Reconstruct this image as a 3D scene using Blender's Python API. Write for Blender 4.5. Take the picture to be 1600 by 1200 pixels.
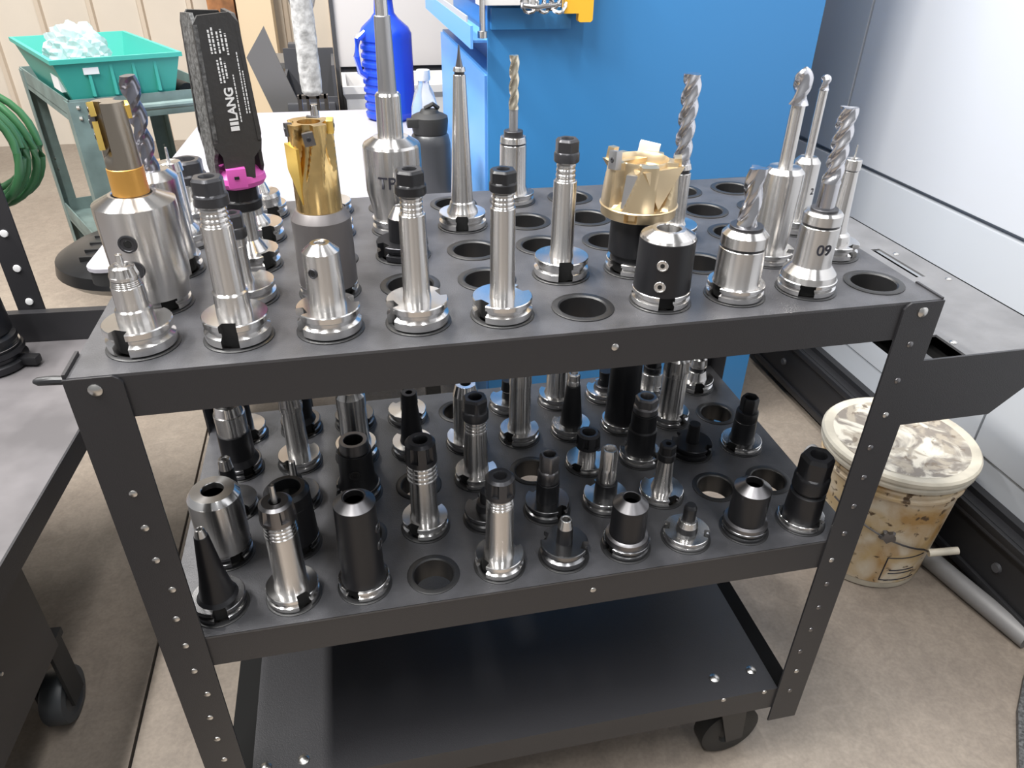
import bpy, bmesh, math, random
from mathutils import Vector, Matrix
random.seed(7)
PI = math.pi
R_ = math.radians
for o in list(bpy.data.objects):
    bpy.data.objects.remove(o)
SC = bpy.context.scene
COL = SC.collection

# ------------------------------------------------------------------ camera
TOP = 0.92                      # height of the cart's top plate above the floor
cam_d = bpy.data.cameras.new('camera')
cam_d.sensor_width = 36.0
cam_d.lens = 25.80
cam_d.clip_start = 0.02
cam = bpy.data.objects.new('camera', cam_d)
COL.objects.link(cam)
right = Vector((0.97777, -0.20921, 0.01376))
down = Vector((-0.10043, -0.52497, -0.84518))
fwd = Vector((0.18404, 0.82501, -0.53431))
M = Matrix((right, -down, -fwd)).transposed().to_4x4()
M.translation = Vector((0.2731, -0.6371, 0.3576 + TOP))
cam.matrix_world = M
SC.camera = cam

# ------------------------------------------------------------------ world, lights, exposure
w = bpy.data.worlds.new('world')
SC.world = w
w.use_nodes = True
w.node_tree.nodes['Background'].inputs[0].default_value = (0.97, 0.98, 1.0, 1)
w.node_tree.nodes['Background'].inputs[1].default_value = 0.36

def area(name, loc, target, sx, sy, power, color=(1, 1, 1)):
    d = bpy.data.lights.new(name, 'AREA')
    d.shape = 'RECTANGLE'
    d.size, d.size_y = sx, sy
    d.energy = power
    d.color = color
    o = bpy.data.objects.new(name, d)
    COL.objects.link(o)
    o.location = loc
    z = (Vector(loc) - Vector(target)).normalized()
    y = Vector((0, 1, 0))
    x = y.cross(z).normalized()
    y = z.cross(x)
    m = Matrix((x, y, z)).transposed().to_4x4()
    m.translation = Vector(loc)
    o.matrix_world = m
    return o

area('ceiling_strip_left', (-1.9, 0.45, 4.0), (0.3, 0.2, 0.8), 0.2, 2.4, 265, (1.0, 0.98, 0.95))
area('fill_light_right', (1.0, -1.5, 4.2), (0.6, 0.3, 0.9), 0.2, 2.4, 35, (0.97, 0.98, 1.0))  # added overhead fill from the right front; no such fixture known
area('fill_light_front', (-0.65, -0.7, 4.2), (-0.3, 0.2, 0.3), 0.2, 2.4, 145, (1.0, 0.99, 0.97))  # added fill that brightens the floor beside the left cart
area('fill_light_middle', (0.95, 0.0, 4.6), (1.0, 0.3, 0.8), 0.2, 2.4, 45, (1.0, 0.99, 0.97))  # added fill for the dark part of the machine face
area('fill_light_back', (-0.5, 2.0, 4.3), (-0.2, 1.6, 0.3), 0.2, 2.4, 120, (1.0, 0.97, 0.92))  # added fill, placed to lift the rear cabinet and left floor
SC.view_settings.view_transform = 'Standard'
SC.view_settings.look = 'None'
SC.view_settings.exposure = 0.0
SC.view_settings.gamma = 1.0
SC.view_settings.use_curve_mapping = False

# ------------------------------------------------------------------ materials
MATS = {}

def mat(name, color, rough=0.5, metal=0.0, spec=0.5, aniso=0.0, bump=0.0, bscale=300.0, var=0.0, vscale=8.0,
        alpha=1.0, trans=0.0, coat=0.0, vcol=None):
    m = bpy.data.materials.new(name)
    m.use_nodes = True
    nt = m.node_tree
    b = nt.nodes['Principled BSDF']
    b.inputs['Base Color'].default_value = (*color, 1)
    b.inputs['Roughness'].default_value = rough
    b.inputs['Metallic'].default_value = metal
    b.inputs['Specular IOR Level'].default_value = spec
    b.inputs['Alpha'].default_value = alpha
    b.inputs['Transmission Weight'].default_value = trans
    b.inputs['Coat Weight'].default_value = coat
    tc = None
    if aniso:
        b.inputs['Anisotropic'].default_value = aniso
        b.inputs['Anisotropic Rotation'].default_value = 0.25
        t = nt.nodes.new('ShaderNodeTangent')
        t.direction_type = 'RADIAL'
        t.axis = 'Z'
        nt.links.new(t.outputs[0], b.inputs['Tangent'])
    if bump or var:
        tc = nt.nodes.new('ShaderNodeTexCoord')
    if var:
        n = nt.nodes.new('ShaderNodeTexNoise')
        n.inputs['Scale'].default_value = vscale
        n.inputs['Detail'].default_value = 6
        nt.links.new(tc.outputs['Object'], n.inputs['Vector'])
        r = nt.nodes.new('ShaderNodeValToRGB')
        r.color_ramp.elements[0].position = 0.35
        r.color_ramp.elements[1].position = 0.68
        c2 = vcol or tuple(min(1, c * (1 + var)) for c in color)
        c1 = tuple(c * (1 - var) for c in color)
        r.color_ramp.elements[0].color = (*c1, 1)
        r.color_ramp.elements[1].color = (*c2, 1)
        nt.links.new(n.outputs['Fac'], r.inputs['Fac'])
        nt.links.new(r.outputs['Color'], b.inputs['Base Color'])
    if bump:
        n = nt.nodes.new('ShaderNodeTexNoise')
        n.inputs['Scale'].default_value = bscale
        n.inputs['Detail'].default_value = 3
        nt.links.new(tc.outputs['Object'], n.inputs['Vector'])
        bp = nt.nodes.new('ShaderNodeBump')
        bp.inputs['Strength'].default_value = bump
        bp.inputs['Distance'].default_value = 0.001
        nt.links.new(n.outputs['Fac'], bp.inputs['Height'])
        nt.links.new(bp.outputs[0], b.inputs['Normal'])
    MATS[name] = m
    return m

mat('steel', (0.60, 0.585, 0.57), 0.27, 1.0, aniso=0.92)
mat('bright', (0.72, 0.71, 0.70), 0.2, 1.0, aniso=0.8)
mat('satin', (0.42, 0.42, 0.43), 0.42, 1.0, aniso=0.4)
mat('darksteel', (0.20, 0.195, 0.20), 0.36, 1.0)
mat('mill', (0.55, 0.55, 0.58), 0.22, 1.0)
mat('darkmill', (0.26, 0.26, 0.30), 0.28, 1.0)
mat('bronze', (0.66, 0.60, 0.48), 0.3, 1.0)
mat('dark', (0.055, 0.055, 0.06), 0.34, 0.6)
mat('black', (0.014, 0.014, 0.016), 0.36, 0.2, spec=0.45)
mat('bore', (0.004, 0.004, 0.004), 0.7)
mat('dkflange', (0.22, 0.22, 0.225), 0.25, 1.0, aniso=0.4)
mat('blackflange', (0.05, 0.05, 0.055), 0.3, 0.8)
mat('gold', (0.70, 0.50, 0.22), 0.27, 1.0, aniso=0.4, var=0.2, vscale=40)
mat('brightgold', (0.85, 0.60, 0.16), 0.3, 0.8)
mat('orange', (0.62, 0.33, 0.08), 0.38, 0.65)
mat('cutter', (0.36, 0.32, 0.27), 0.33, 1.0)
mat('champagne', (0.72, 0.58, 0.38), 0.34, 0.95)
mat('greycoat', (0.14, 0.13, 0.13), 0.42, 0.55)
mat('pink', (0.62, 0.10, 0.42), 0.4)
mat('carbon', (0.028, 0.027, 0.027), 0.55, bump=0.5, bscale=160)
mat('carbonedge', (0.09, 0.09, 0.09), 0.5, bump=1.0, bscale=220, var=0.6, vscale=200)
mat('wrap', (0.62, 0.62, 0.62), 0.3, spec=0.8, bump=0.8, bscale=160, var=0.35, vscale=120)
mat('ink', (0.02, 0.02, 0.03), 0.6)
mat('print', (0.72, 0.72, 0.72), 0.6)
mat('cart_paint', (0.022, 0.0215, 0.024), 0.42, spec=0.5, bump=0.25, bscale=700)
mat('cart_top', (0.052, 0.052, 0.057), 0.42, spec=0.6, bump=0.35, bscale=650, var=0.25, vscale=25)
mat('bushing', (0.014, 0.014, 0.015), 0.42)
mat('rivet', (0.55, 0.54, 0.52), 0.3, 1.0)
mat('rubber', (0.018, 0.018, 0.018), 0.6)
mat('wheel', (0.05, 0.055, 0.06), 0.45)
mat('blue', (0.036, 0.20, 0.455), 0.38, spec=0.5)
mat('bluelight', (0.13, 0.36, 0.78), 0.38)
mat('machine', (0.60, 0.62, 0.66), 0.4, spec=0.4)
mat('machine2', (0.40, 0.42, 0.45), 0.42)
mat('machine_black', (0.016, 0.016, 0.018), 0.42)
mat('rail_black', (0.006, 0.006, 0.006), 0.8, spec=0.1)
mat('seam', (0.02, 0.02, 0.02), 0.7)
mat('table_white', (0.36, 0.35, 0.385), 0.45)
mat('green_paint', (0.15, 0.21, 0.20), 0.45, var=0.2, vscale=12)
mat('bin_green', (0.045, 0.36, 0.30), 0.42)
mat('hose_green', (0.035, 0.13, 0.05), 0.4)
mat('wood', (0.55, 0.38, 0.22), 0.6, var=0.25, vscale=18)
mat('rust', (0.30, 0.13, 0.05), 0.7, var=0.4, vscale=14)
mat('wall_cream', (0.64, 0.575, 0.49), 0.6, var=0.06, vscale=2)
mat('wall_rib', (0.60, 0.51, 0.41), 0.6)
mat('trim_cream', (0.72, 0.58, 0.40), 0.6)
mat('thermos', (0.035, 0.037, 0.042), 0.35)
mat('jug', (0.03, 0.10, 0.75), 0.15, trans=0.35)
mat('clear', (0.85, 0.88, 0.9), 0.12, trans=0.8)
mat('bag', (0.85, 0.88, 0.92), 0.2, trans=0.55, alpha=0.75)
mat('grey_metal', (0.17, 0.165, 0.16), 0.4, 0.4)
mat('grey_dark', (0.06, 0.06, 0.065), 0.5)
mat('pale_grey', (0.64, 0.61, 0.60), 0.5)
mat('bare_top', (0.115, 0.108, 0.112), 0.42, spec=0.5, var=0.22, vscale=9)
mat('tray_top_sheen', (0.13, 0.13, 0.135), 0.45, spec=0.5, bump=0.3, bscale=600, var=0.15, vscale=20)  # same paint as the cart; light sheen put into this paler colour
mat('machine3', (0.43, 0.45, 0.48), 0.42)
mat('white_plastic', (0.72, 0.70, 0.68), 0.45)
mat('yellow', (0.85, 0.45, 0.03), 0.4)
mat('yellow2', (0.80, 0.68, 0.10), 0.5)
mat('chair_black', (0.02, 0.02, 0.021), 0.28)
mat('cloudy', (0.24, 0.235, 0.235), 0.5, 0.2)


def floor_mat():
    m = bpy.data.materials.new('concrete')
    m.use_nodes = True
    nt = m.node_tree
    b = nt.nodes['Principled BSDF']
    b.inputs['Roughness'].default_value = 0.5
    tc = nt.nodes.new('ShaderNodeTexCoord')
    def noise(scale, detail, dist=0.0):
        n = nt.nodes.new('ShaderNodeTexNoise')
        n.inputs['Scale'].default_value = scale
        n.inputs['Detail'].default_value = detail
        n.inputs['Distortion'].default_value = dist
        nt.links.new(tc.outputs['Object'], n.inputs['Vector'])
        return n
    n1, n2, n3 = noise(1.6, 8, 0.6), noise(26, 6, 1.2), noise(140, 3)
    r1 = nt.nodes.new('ShaderNodeValToRGB')
    r1.color_ramp.elements[0].position, r1.color_ramp.elements[1].position = 0.3, 0.7
    r1.color_ramp.elements[0].color = (0.245, 0.203, 0.168, 1)
    r1.color_ramp.elements[1].color = (0.315, 0.27, 0.225, 1)
    r2 = nt.nodes.new('ShaderNodeValToRGB')
    r2.color_ramp.elements[0].position, r2.color_ramp.elements[1].position = 0.35, 0.7
    r2.color_ramp.elements[0].color = (0.86, 0.85, 0.84, 1)
    r2.color_ramp.elements[1].color = (1.06, 1.05, 1.03, 1)
    r3 = nt.nodes.new('ShaderNodeValToRGB')
    r3.color_ramp.elements[0].position, r3.color_ramp.elements[1].position = 0.38, 0.62
    r3.color_ramp.elements[0].color = (0.92, 0.92, 0.92, 1)
    r3.color_ramp.elements[1].color = (1.04, 1.04, 1.04, 1)
    def mul(a, c):
        x = nt.nodes.new('ShaderNodeMix')
        x.data_type = 'RGBA'
        x.blend_type = 'MULTIPLY'
        x.inputs[0].default_value = 1
        nt.links.new(a, x.inputs[6])
        nt.links.new(c, x.inputs[7])
        return x.outputs[2]
    for n, r in ((n1, r1), (n2, r2), (n3, r3)):
        nt.links.new(n.outputs['Fac'], r.inputs['Fac'])
    out = mul(mul(r1.outputs[0], r2.outputs[0]), r3.outputs[0])
    nt.links.new(out, b.inputs['Base Color'])
    bp = nt.nodes.new('ShaderNodeBump')
    bp.inputs['Strength'].default_value = 0.25
    bp.inputs['Distance'].default_value = 0.002
    nt.links.new(n2.outputs['Fac'], bp.inputs['Height'])
    nt.links.new(bp.outputs[0], b.inputs['Normal'])
    MATS['concrete'] = m


floor_mat()


def stained(name, base, c1, c2, scale, lo, hi, c3=None, scale3=30):
    """base colour with blotches of dirt that stay put on the surface"""
    m = bpy.data.materials.new(name)
    m.use_nodes = True
    nt = m.node_tree
    b = nt.nodes['Principled BSDF']
    b.inputs['Roughness'].default_value = 0.5
    tc = nt.nodes.new('ShaderNodeTexCoord')
    prev = None
    for (sc, l, h, col, dist) in ((scale, lo, hi, c1, 1.5), (scale * 2.3, lo + 0.06, hi + 0.06, c2, 0.8), (scale3, 0.60, 0.66, c3 or c2, 0.5)):
        n = nt.nodes.new('ShaderNodeTexNoise')
        n.inputs['Scale'].default_value = sc
        n.inputs['Detail'].default_value = 7
        n.inputs['Distortion'].default_value = dist
        nt.links.new(tc.outputs['Object'], n.inputs['Vector'])
        r = nt.nodes.new('ShaderNodeMapRange')
        r.inputs[1].default_value, r.inputs[2].default_value = l, h
        nt.links.new(n.outputs['Fac'], r.inputs[0])
        x = nt.nodes.new('ShaderNodeMix')
        x.data_type = 'RGBA'
        nt.links.new(r.outputs[0], x.inputs[0])
        if prev is None:
            x.inputs[6].default_value = (*base, 1)
        else:
            nt.links.new(prev, x.inputs[6])
        x.inputs[7].default_value = (*col, 1)
        prev = x.outputs[2]
    nt.links.new(prev, b.inputs['Base Color'])
    MATS[name] = m


stained('bucket_wall', (0.68, 0.60, 0.47), (0.42, 0.25, 0.09), (0.55, 0.40, 0.20), 6, 0.40, 0.62, (0.10, 0.06, 0.03), 42)
stained('bucket_lid', (0.70, 0.65, 0.55), (0.24, 0.21, 0.18), (0.40, 0.35, 0.28), 9, 0.46, 0.54, (0.20, 0.16, 0.12), 40)
mat('bucket_rim', (0.60, 0.55, 0.45), 0.45, var=0.22, vscale=12)

# ------------------------------------------------------------------ mesh helpers
def finish(name, verts, faces, m, parent=None, smooth=0.6, loc=None, mi=None, extra=None):
    me = bpy.data.meshes.new(name)
    me.from_pydata(verts, [], faces)
    me.materials.append(MATS[m])
    if extra:
        me.materials.append(MATS[extra])
    if mi:
        for i, p in enumerate(me.polygons):
            p.material_index = mi[i]
    if smooth:
        me.polygons.foreach_set('use_smooth', [True] * len(me.polygons))
        me.set_sharp_from_angle(angle=smooth)
    me.update()
    return link(name, me, parent, loc)


def link(name, me, parent=None, loc=None):
    o = bpy.data.objects.new(name, me)
    COL.objects.link(o)
    if parent:
        o.parent = parent
    if loc is not None:
        o.location = loc
    return o


def thing(name, label, cat, loc=(0, 0, 0), rotz=0.0, group=None):
    o = bpy.data.objects.new(name, None)
    o.empty_display_size = 0.02
    COL.objects.link(o)
    o.location = loc
    o.rotation_euler = (0, 0, rotz)
    o['label'] = label
    o['category'] = cat
    if group:
        o['group'] = group
    return o


def tag(o, label, cat, group=None):
    o['label'] = label
    o['category'] = cat
    if group:
        o['group'] = group
    return o


class MB:
    """collects boxes, tubes and prisms into one mesh"""
    def __init__(s):
        s.v, s.f = [], []

    def add(s, vs, fs):
        b = len(s.v)
        s.v += [tuple(v) for v in vs]
        s.f += [tuple(i + b for i in f) for f in fs]
        return s

    def box(s, x0, x1, y0, y1, z0, z1, bev=0.0):
        if bev:
            bm = bmesh.new()
            bmesh.ops.create_cube(bm, size=1)
            for v in bm.verts:
                v.co = Vector(((x0 + x1) / 2 + v.co.x * (x1 - x0), (y0 + y1) / 2 + v.co.y * (y1 - y0), (z0 + z1) / 2 + v.co.z * (z1 - z0)))
            bmesh.ops.bevel(bm, geom=bm.edges[:], offset=bev, segments=2, affect='EDGES', profile=0.7)
            bm.verts.index_update()
            s.add([v.co for v in bm.verts], [[v.index for v in f.verts] for f in bm.faces])
            bm.free()
            return s
        vs = [(x, y, z) for z in (z0, z1) for y in (y0, y1) for x in (x0, x1)]
        return s.add(vs, [(0, 2, 3, 1), (4, 5, 7, 6), (0, 1, 5, 4), (2, 6, 7, 3), (0, 4, 6, 2), (1, 3, 7, 5)])

    def prism(s, pts, axis, a, b):
        """polygon pts in the two other axes, extruded along axis from a to b"""
        def P(u, v, t):
            return {'x': (t, u, v), 'y': (u, t, v), 'z': (u, v, t)}[axis]
        n = len(pts)
        vs = [P(u, v, a) for u, v in pts] + [P(u, v, b) for u, v in pts]
        fs = [tuple(range(n))[::-1], tuple(range(n, 2 * n))]
        fs += [(i, (i + 1) % n, (i + 1) % n + n, i + n) for i in range(n)]
        return s.add(vs, fs)

    def tube(s, pts, r, seg=8, closed=False):
        pts = [Vector(q) for q in pts]
        n = len(pts)
        rings = []
        up = Vector((0, 0, 1))
        for i, q in enumerate(pts):
            if closed:
                t = pts[(i + 1) % n] - pts[i - 1]
            else:
                t = pts[min(i + 1, n - 1)] - pts[max(i - 1, 0)]
            t.normalize()
            a = t.cross(up)
            if a.length < 0.05:
                a = t.cross(Vector((1, 0, 0)))
            a.normalize()
            c = a.cross(t)
            rr = r[i] if isinstance(r, (list, tuple)) else r
            rings.append([q + (a * math.cos(2 * PI * k / seg) + c * math.sin(2 * PI * k / seg)) * rr for k in range(seg)])
        vs = [v for ring in rings for v in ring]
        fs = []
        for i in range(n if closed else n - 1):
            j = (i + 1) % n
            fs += [(i * seg + k, i * seg + (k + 1) % seg, j * seg + (k + 1) % seg, j * seg + k) for k in range(seg)]
        if not closed:
            fs += [tuple(range(seg))[::-1], tuple((n - 1) * seg + k for k in range(seg))]
        return s.add(vs, fs)

    def lathe(s, prof, seg=32, rfun=None, angs=None, origin=(0, 0, 0), loop=False):
        vs, fs = lathe_geo(prof, seg, rfun, angs, loop)
        o = Vector(origin)
        return s.add([Vector(v) + o for v in vs], fs)

    def xf(s, m):
        s.v = [tuple(m @ Vector(v)) for v in s.v]
        return s

    def build(s, name, m, parent=None, smooth=0.6, loc=None):
        return finish(name, s.v, s.f, m, parent, smooth, loc)


def lathe_geo(prof, seg=32, rfun=None, angs=None, loop=False):
    """prof: [(z, r)...]; rfun(angle, z, r) -> r; ends close on the axis when r == 0"""
    A = angs or [2 * PI * k / seg for k in range(seg)]
    n = len(A)
    vs, idx = [], []
    for (z, r) in prof:
        if r <= 1e-7:
            vs.append((0, 0, z))
            idx.append([len(vs) - 1] * n)
        else:
            row = []
            for a in A:
                rr = rfun(a, z, r) if rfun else r
                row.append(len(vs))
                vs.append((rr * math.cos(a), rr * math.sin(a), z))
            idx.append(row)
    fs = []
    m = len(prof)
    for i in range(m if loop else m - 1):
        a, b = idx[i], idx[(i + 1) % m]
        for k in range(n):
            q = (a[k], a[(k + 1) % n], b[(k + 1) % n], b[k])
            q2 = []
            for t in q:
                if t not in q2:
                    q2.append(t)
            if len(q2) > 2:
                fs.append(tuple(q2))
    return vs, fs


def grid_plate(xs, ys, z0, z1, skip=()):
    """flat plate of cells, the skipped cells left open"""
    mb = MB()
    for i in range(len(xs) - 1):
        for j in range(len(ys) - 1):
            if (i, j) not in skip:
                mb.box(xs[i], xs[i + 1], ys[j], ys[j + 1], z0, z1)
    return mb


def hole_plate(mb, X0, X1, Y0, Y1, z, t, cx, cy, hx, hy, r, seg=32):
    """plate with a grid of round holes, each with its wall"""
    xs = sorted(cx)
    ys = sorted(cy)
    gx0, gx1 = xs[0] - hx, xs[-1] + hx
    gy0, gy1 = ys[0] - hy, ys[-1] + hy
    for (a, b, c, d) in ((X0, X1, Y0, gy0), (X0, X1, gy1, Y1), (X0, gx0, gy0, gy1), (gx1, X1, gy0, gy1)):
        mb.box(a, b, c, d, z - t, z)
    for x in xs:
        for y in ys:
            vs, fs = [], []
            for k in range(seg):
                a = 2 * PI * k / seg
                ca, sa = math.cos(a), math.sin(a)
                f = min(hx / abs(ca) if abs(ca) > 1e-6 else 9, hy / abs(sa) if abs(sa) > 1e-6 else 9)
                for zz in (z, z - t):
                    vs.append((x + ca * r, y + sa * r, zz))
                    vs.append((x + ca * f, y + sa * f, zz))
            # corners of the cell
            for k in range(seg):
                i, j = 4 * k, 4 * ((k + 1) % seg)
                fs.append((i, i + 1, j + 1, j))
                fs.append((i + 2, j + 2, j + 3, i + 3))
                fs.append((i, j, j + 2, i + 2))
            mb.add(vs, fs)
            for sx in (-1, 1):
                for sy in (-1, 1):
                    k = [q for q in range(seg) if math.cos(2 * PI * q / seg) * sx > 0 and math.sin(2 * PI * q / seg) * sy > 0]
                    # the gap triangle between the two rays either side of the corner
                    pts = []
                    for q in k:
                        ca, sa = math.cos(2 * PI * q / seg), math.sin(2 * PI * q / seg)
                        fx, fy = hx / abs(ca), hy / abs(sa)
                        pts.append((abs(fx - fy), x + ca * min(fx, fy), y + sa * min(fx, fy)))
                    A = [p_ for p_ in pts if abs(abs(p_[1] - x) - hx) < 1e-6]
                    Bq = [p_ for p_ in pts if abs(abs(p_[2] - y) - hy) < 1e-6]
                    if A and Bq:
                        a_, b_ = min(A), min(Bq)
                        c_ = (x + sx * hx, y + sy * hy)
                        mb.add([(a_[1], a_[2], z), (b_[1], b_[2], z), (c_[0], c_[1], z)], [(0, 1, 2)])
                        mb.add([(a_[1], a_[2], z - t), (b_[1], b_[2], z - t), (c_[0], c_[1], z - t)], [(0, 1, 2)])
    return mb


def text_on_cylinder(txt, size, radius, z, az, m, parent, vertical=False):
    cu = bpy.data.curves.new('letters', 'FONT')
    cu.body = txt
    cu.size = size
    cu.align_x = 'CENTER'
    cu.offset = size * 0.012
    o = bpy.data.objects.new('letters', cu)
    COL.objects.link(o)
    dg = bpy.context.evaluated_depsgraph_get()
    me = bpy.data.meshes.new_from_object(o.evaluated_get(dg))
    bpy.data.objects.remove(o)
    for v in me.vertices:
        a = R_(az) + v.co.x / radius
        v.co = Vector(((radius + 0.0004) * math.cos(a), (radius + 0.0004) * math.sin(a), z + v.co.y))
    me.materials.clear()
    me.materials.append(MATS[m])
    return link('lettering', me, parent)


def flat_text(txt, size, m, parent, mw, name='lettering', bold=0.0):
    cu = bpy.data.curves.new('letters', 'FONT')
    cu.body = txt
    cu.size = size
    cu.offset = bold
    o = bpy.data.objects.new('letters', cu)
    COL.objects.link(o)
    dg = bpy.context.evaluated_depsgraph_get()
    me = bpy.data.meshes.new_from_object(o.evaluated_get(dg))
    bpy.data.objects.remove(o)
    for v in me.vertices:
        v.co = mw @ v.co
    me.materials.clear()
    me.materials.append(MATS[m])
    return link(name, me, parent)


def structure(o):
    o['kind'] = 'structure'
    return o
# ------------------------------------------------------------------ setting: floor, back wall
JX = -0.218                                        # the joint sawn in the slab
fl = structure(MB().box(-6, 6, -3, 7, -0.06, -0.012).build('floor', 'seam', None, 0))
MB().box(-6, JX - 0.003, -3, 7, -0.012, 0.0).build('slab', 'concrete', fl, 0)
MB().box(JX + 0.003, 6, -3, 7, -0.012, 0.0).build('slab', 'concrete', fl, 0)

WY = 4.75
wall = structure(MB().box(-5, 3.5, WY, WY + 0.1, 0, 4.5).build('wall_back', 'wall_cream', None, 0))
x = -4.9
k = 0
while x < 3.3:
    MB().prism([(x, WY), (x + 0.008, WY - 0.025), (x + 0.032, WY - 0.025), (x + 0.04, WY)], 'z', 0, 4.5).build('rib', 'wall_rib', wall, 0)
    x += 0.285
    k += 1
t1 = structure(MB().box(-0.46, -0.31, WY - 0.3, WY - 0.15, 0, 4.4).build('trim_1', 'rust', None, 0))
t2 = structure(MB().box(-0.30, -0.10, WY - 0.28, WY - 0.06, 0, 4.4).build('trim_2', 'trim_cream', None, 0))

# ------------------------------------------------------------------ the machine on the right
mc = thing('machine_enclosure', 'large pale grey machine enclosure with black base, right of the tool cart', 'machine', (1.6, 0.4, 0))
def mp(mb, name, m, parent=mc, smooth=0):
    return mb.xf(Matrix.Translation((-1.6, -0.4, 0))).build(name, m, parent, smooth)
mp(MB().box(1.62, 2.7, -1.4, 1.47, 0.2, 2.6), 'body', 'machine2')
mp(MB().box(1.600, 1.63, -1.4, 1.197, 0.742, 2.6, 0.004), 'door', 'machine', smooth=0.6)
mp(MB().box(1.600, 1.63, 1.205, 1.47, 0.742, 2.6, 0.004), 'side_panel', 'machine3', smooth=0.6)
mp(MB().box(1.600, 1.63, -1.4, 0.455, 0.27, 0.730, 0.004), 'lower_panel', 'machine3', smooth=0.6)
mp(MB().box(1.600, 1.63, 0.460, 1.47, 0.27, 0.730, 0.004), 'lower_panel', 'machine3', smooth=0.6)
mp(MB().box(1.606, 1.63, -1.4, 1.47, 0.2, 0.266), 'kick_strip', 'machine2')
base = mp(MB().box(1.56, 2.7, -1.4, 1.47, 0.03, 0.185).box(1.585, 2.7, -1.4, 1.47, 0.185, 0.2), 'base', 'machine_black')
# raised rim of the coolant tank and its lip
lip = MB().box(1.548, 1.56, -1.4, 1.3, 0.165, 0.185, 0.004).box(1.55, 1.56, -1.4, 1.3, 0.03, 0.05, 0.004)
mp(lip, 'tank_lip', 'machine_black', smooth=0.6)
ring = MB()
pts = [(1.553, 0.18, 0.24), (1.553, 0.165, 0.2), (1.553, 0.18, 0.165), (1.553, 0.3, 0.16), (1.553, 0.75, 0.16)]
ring.tube(pts, 0.007, 8)
mp(ring, 'handle_rail', 'machine_black', smooth=0.6)
for yy in (0.25, 0.7, 1.15):
    mp(MB().lathe([(0, 0), (0, 0.012), (0.006, 0.010), (0.007, 0)], 12).xf(Matrix.Translation((1.56, yy, 0.1)) @ Matrix.Rotation(-PI / 2, 4, 'Y')), 'bolt', 'grey_dark', smooth=0.6)

pipe = MB().tube([(1.555, -0.02 + 0.14 + 0.0, 0.022), (1.53, 0.25, 0.022), (1.505, 0.39, 0.022), (1.48, 0.62, 0.022), (1.46, 0.80, 0.022)], 0.022, 14).build('floor_pipe', 'cloudy')
tag(pipe, 'grey pipe lying on the floor along the black machine base', 'pipe')
mt = MB().prism([(1.60, 0.13), (1.555, 0.10), (1.49, 0.055), (1.42, -0.005), (1.335, -0.1), (1.26, -0.26), (1.18, -0.6), (2.2, -0.6), (2.2, 0.13)], 'z', 0.0, 0.012).build('rubber_mat', 'carbonedge', None, 0)
tag(mt, 'black textured rubber mat edge on the floor, lower right corner', 'mat')

# ------------------------------------------------------------------ blue cabinet
bc = thing('blue_cabinet', 'tall bright blue steel cabinet standing behind the tool cart', 'cabinet', (0.953, 1.3, 0))
def bp_(mb, name, m, smooth=0, parent=bc):
    return mb.xf(Matrix.Translation((-0.953, -1.3, 0))).build(name, m, parent, smooth)
bp_(MB().box(0.576, 1.332, 1.004, 1.74, 0.0, 1.003), 'body', 'blue')
bp_(MB().box(0.574, 1.334, 0.998, 1.006, 0.005, 1.75, 0.002), 'front_panel', 'blue', 0.6)
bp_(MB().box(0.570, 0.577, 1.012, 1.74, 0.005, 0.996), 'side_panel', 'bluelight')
bp_(MB().box(0.61, 1.332, 1.03, 1.74, 1.003, 1.75), 'upper_body', 'blue')
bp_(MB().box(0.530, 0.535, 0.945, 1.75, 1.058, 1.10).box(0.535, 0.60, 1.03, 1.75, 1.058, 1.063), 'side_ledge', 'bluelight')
bp_(MB().box(0.531, 0.534, 1.0, 1.75, 1.10, 1.112), 'ledge_strip', 'machine2')
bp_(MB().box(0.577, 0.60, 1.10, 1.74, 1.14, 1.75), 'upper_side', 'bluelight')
bp_(MB().box(0.55, 0.67, 0.955, 1.0, 1.135, 1.15), 'white_ledge', 'white_plastic')
bp_(MB().box(0.579, 0.747, 0.982, 0.999, 1.088, 1.128, 0.002), 'ledge_bracket', 'blue', 0.6)
bp_(MB().tube([(0.556, 0.955, 1.15), (0.556, 0.955, 1.09)], 0.006, 10), 'latch_rod', 'steel', 0.6)
bp_(MB().lathe([(0, 0), (0.002, 0.01), (0.014, 0.01), (0.016, 0)], 12, origin=(0.556, 0.955, 1.075)), 'latch_knob', 'steel', 0.6)
yg = thing('yellow_guard', 'orange yellow plate with hanging tab fixed high on blue cabinet front', 'guard', (0.75, 0.98, 1.12))
MB().prism([(-0.028, 0), (0.003, 0), (0.003, -0.013), (0.006, -0.016), (0.029, -0.016), (0.033, -0.012), (0.033, 0.16), (-0.028, 0.16)], 'y', -0.03, -0.012).build('plate', 'yellow', yg, 0)
MB().box(-0.028, 0.03, -0.012, 0.015, 0.01, 0.16).build('back_block', 'grey_dark', yg, 0)
cl = MB()
for q in range(5):
    a = [(-0.10 + 0.015 * q + 0.016 * math.cos(u * PI / 6), -0.03 + 0.004 * math.sin(q * 2.0 + u), 0.022 + 0.006 * (q % 2) + 0.02 * math.sin(u * PI / 6)) for u in range(12)]
    cl.tube(a, 0.004, 6, True)
cl.tube([(-0.112, -0.03, 0.015), (-0.085, -0.034, 0.012), (-0.055, -0.03, 0.016), (-0.036, -0.03, 0.016)], 0.005, 8)
co = cl.build('chain', 'bright', None, 0.8, loc=(0.75, 0.98, 1.12))
tag(co, 'tangled bright chain lying beside the yellow plate on blue cabinet', 'chain')

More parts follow.
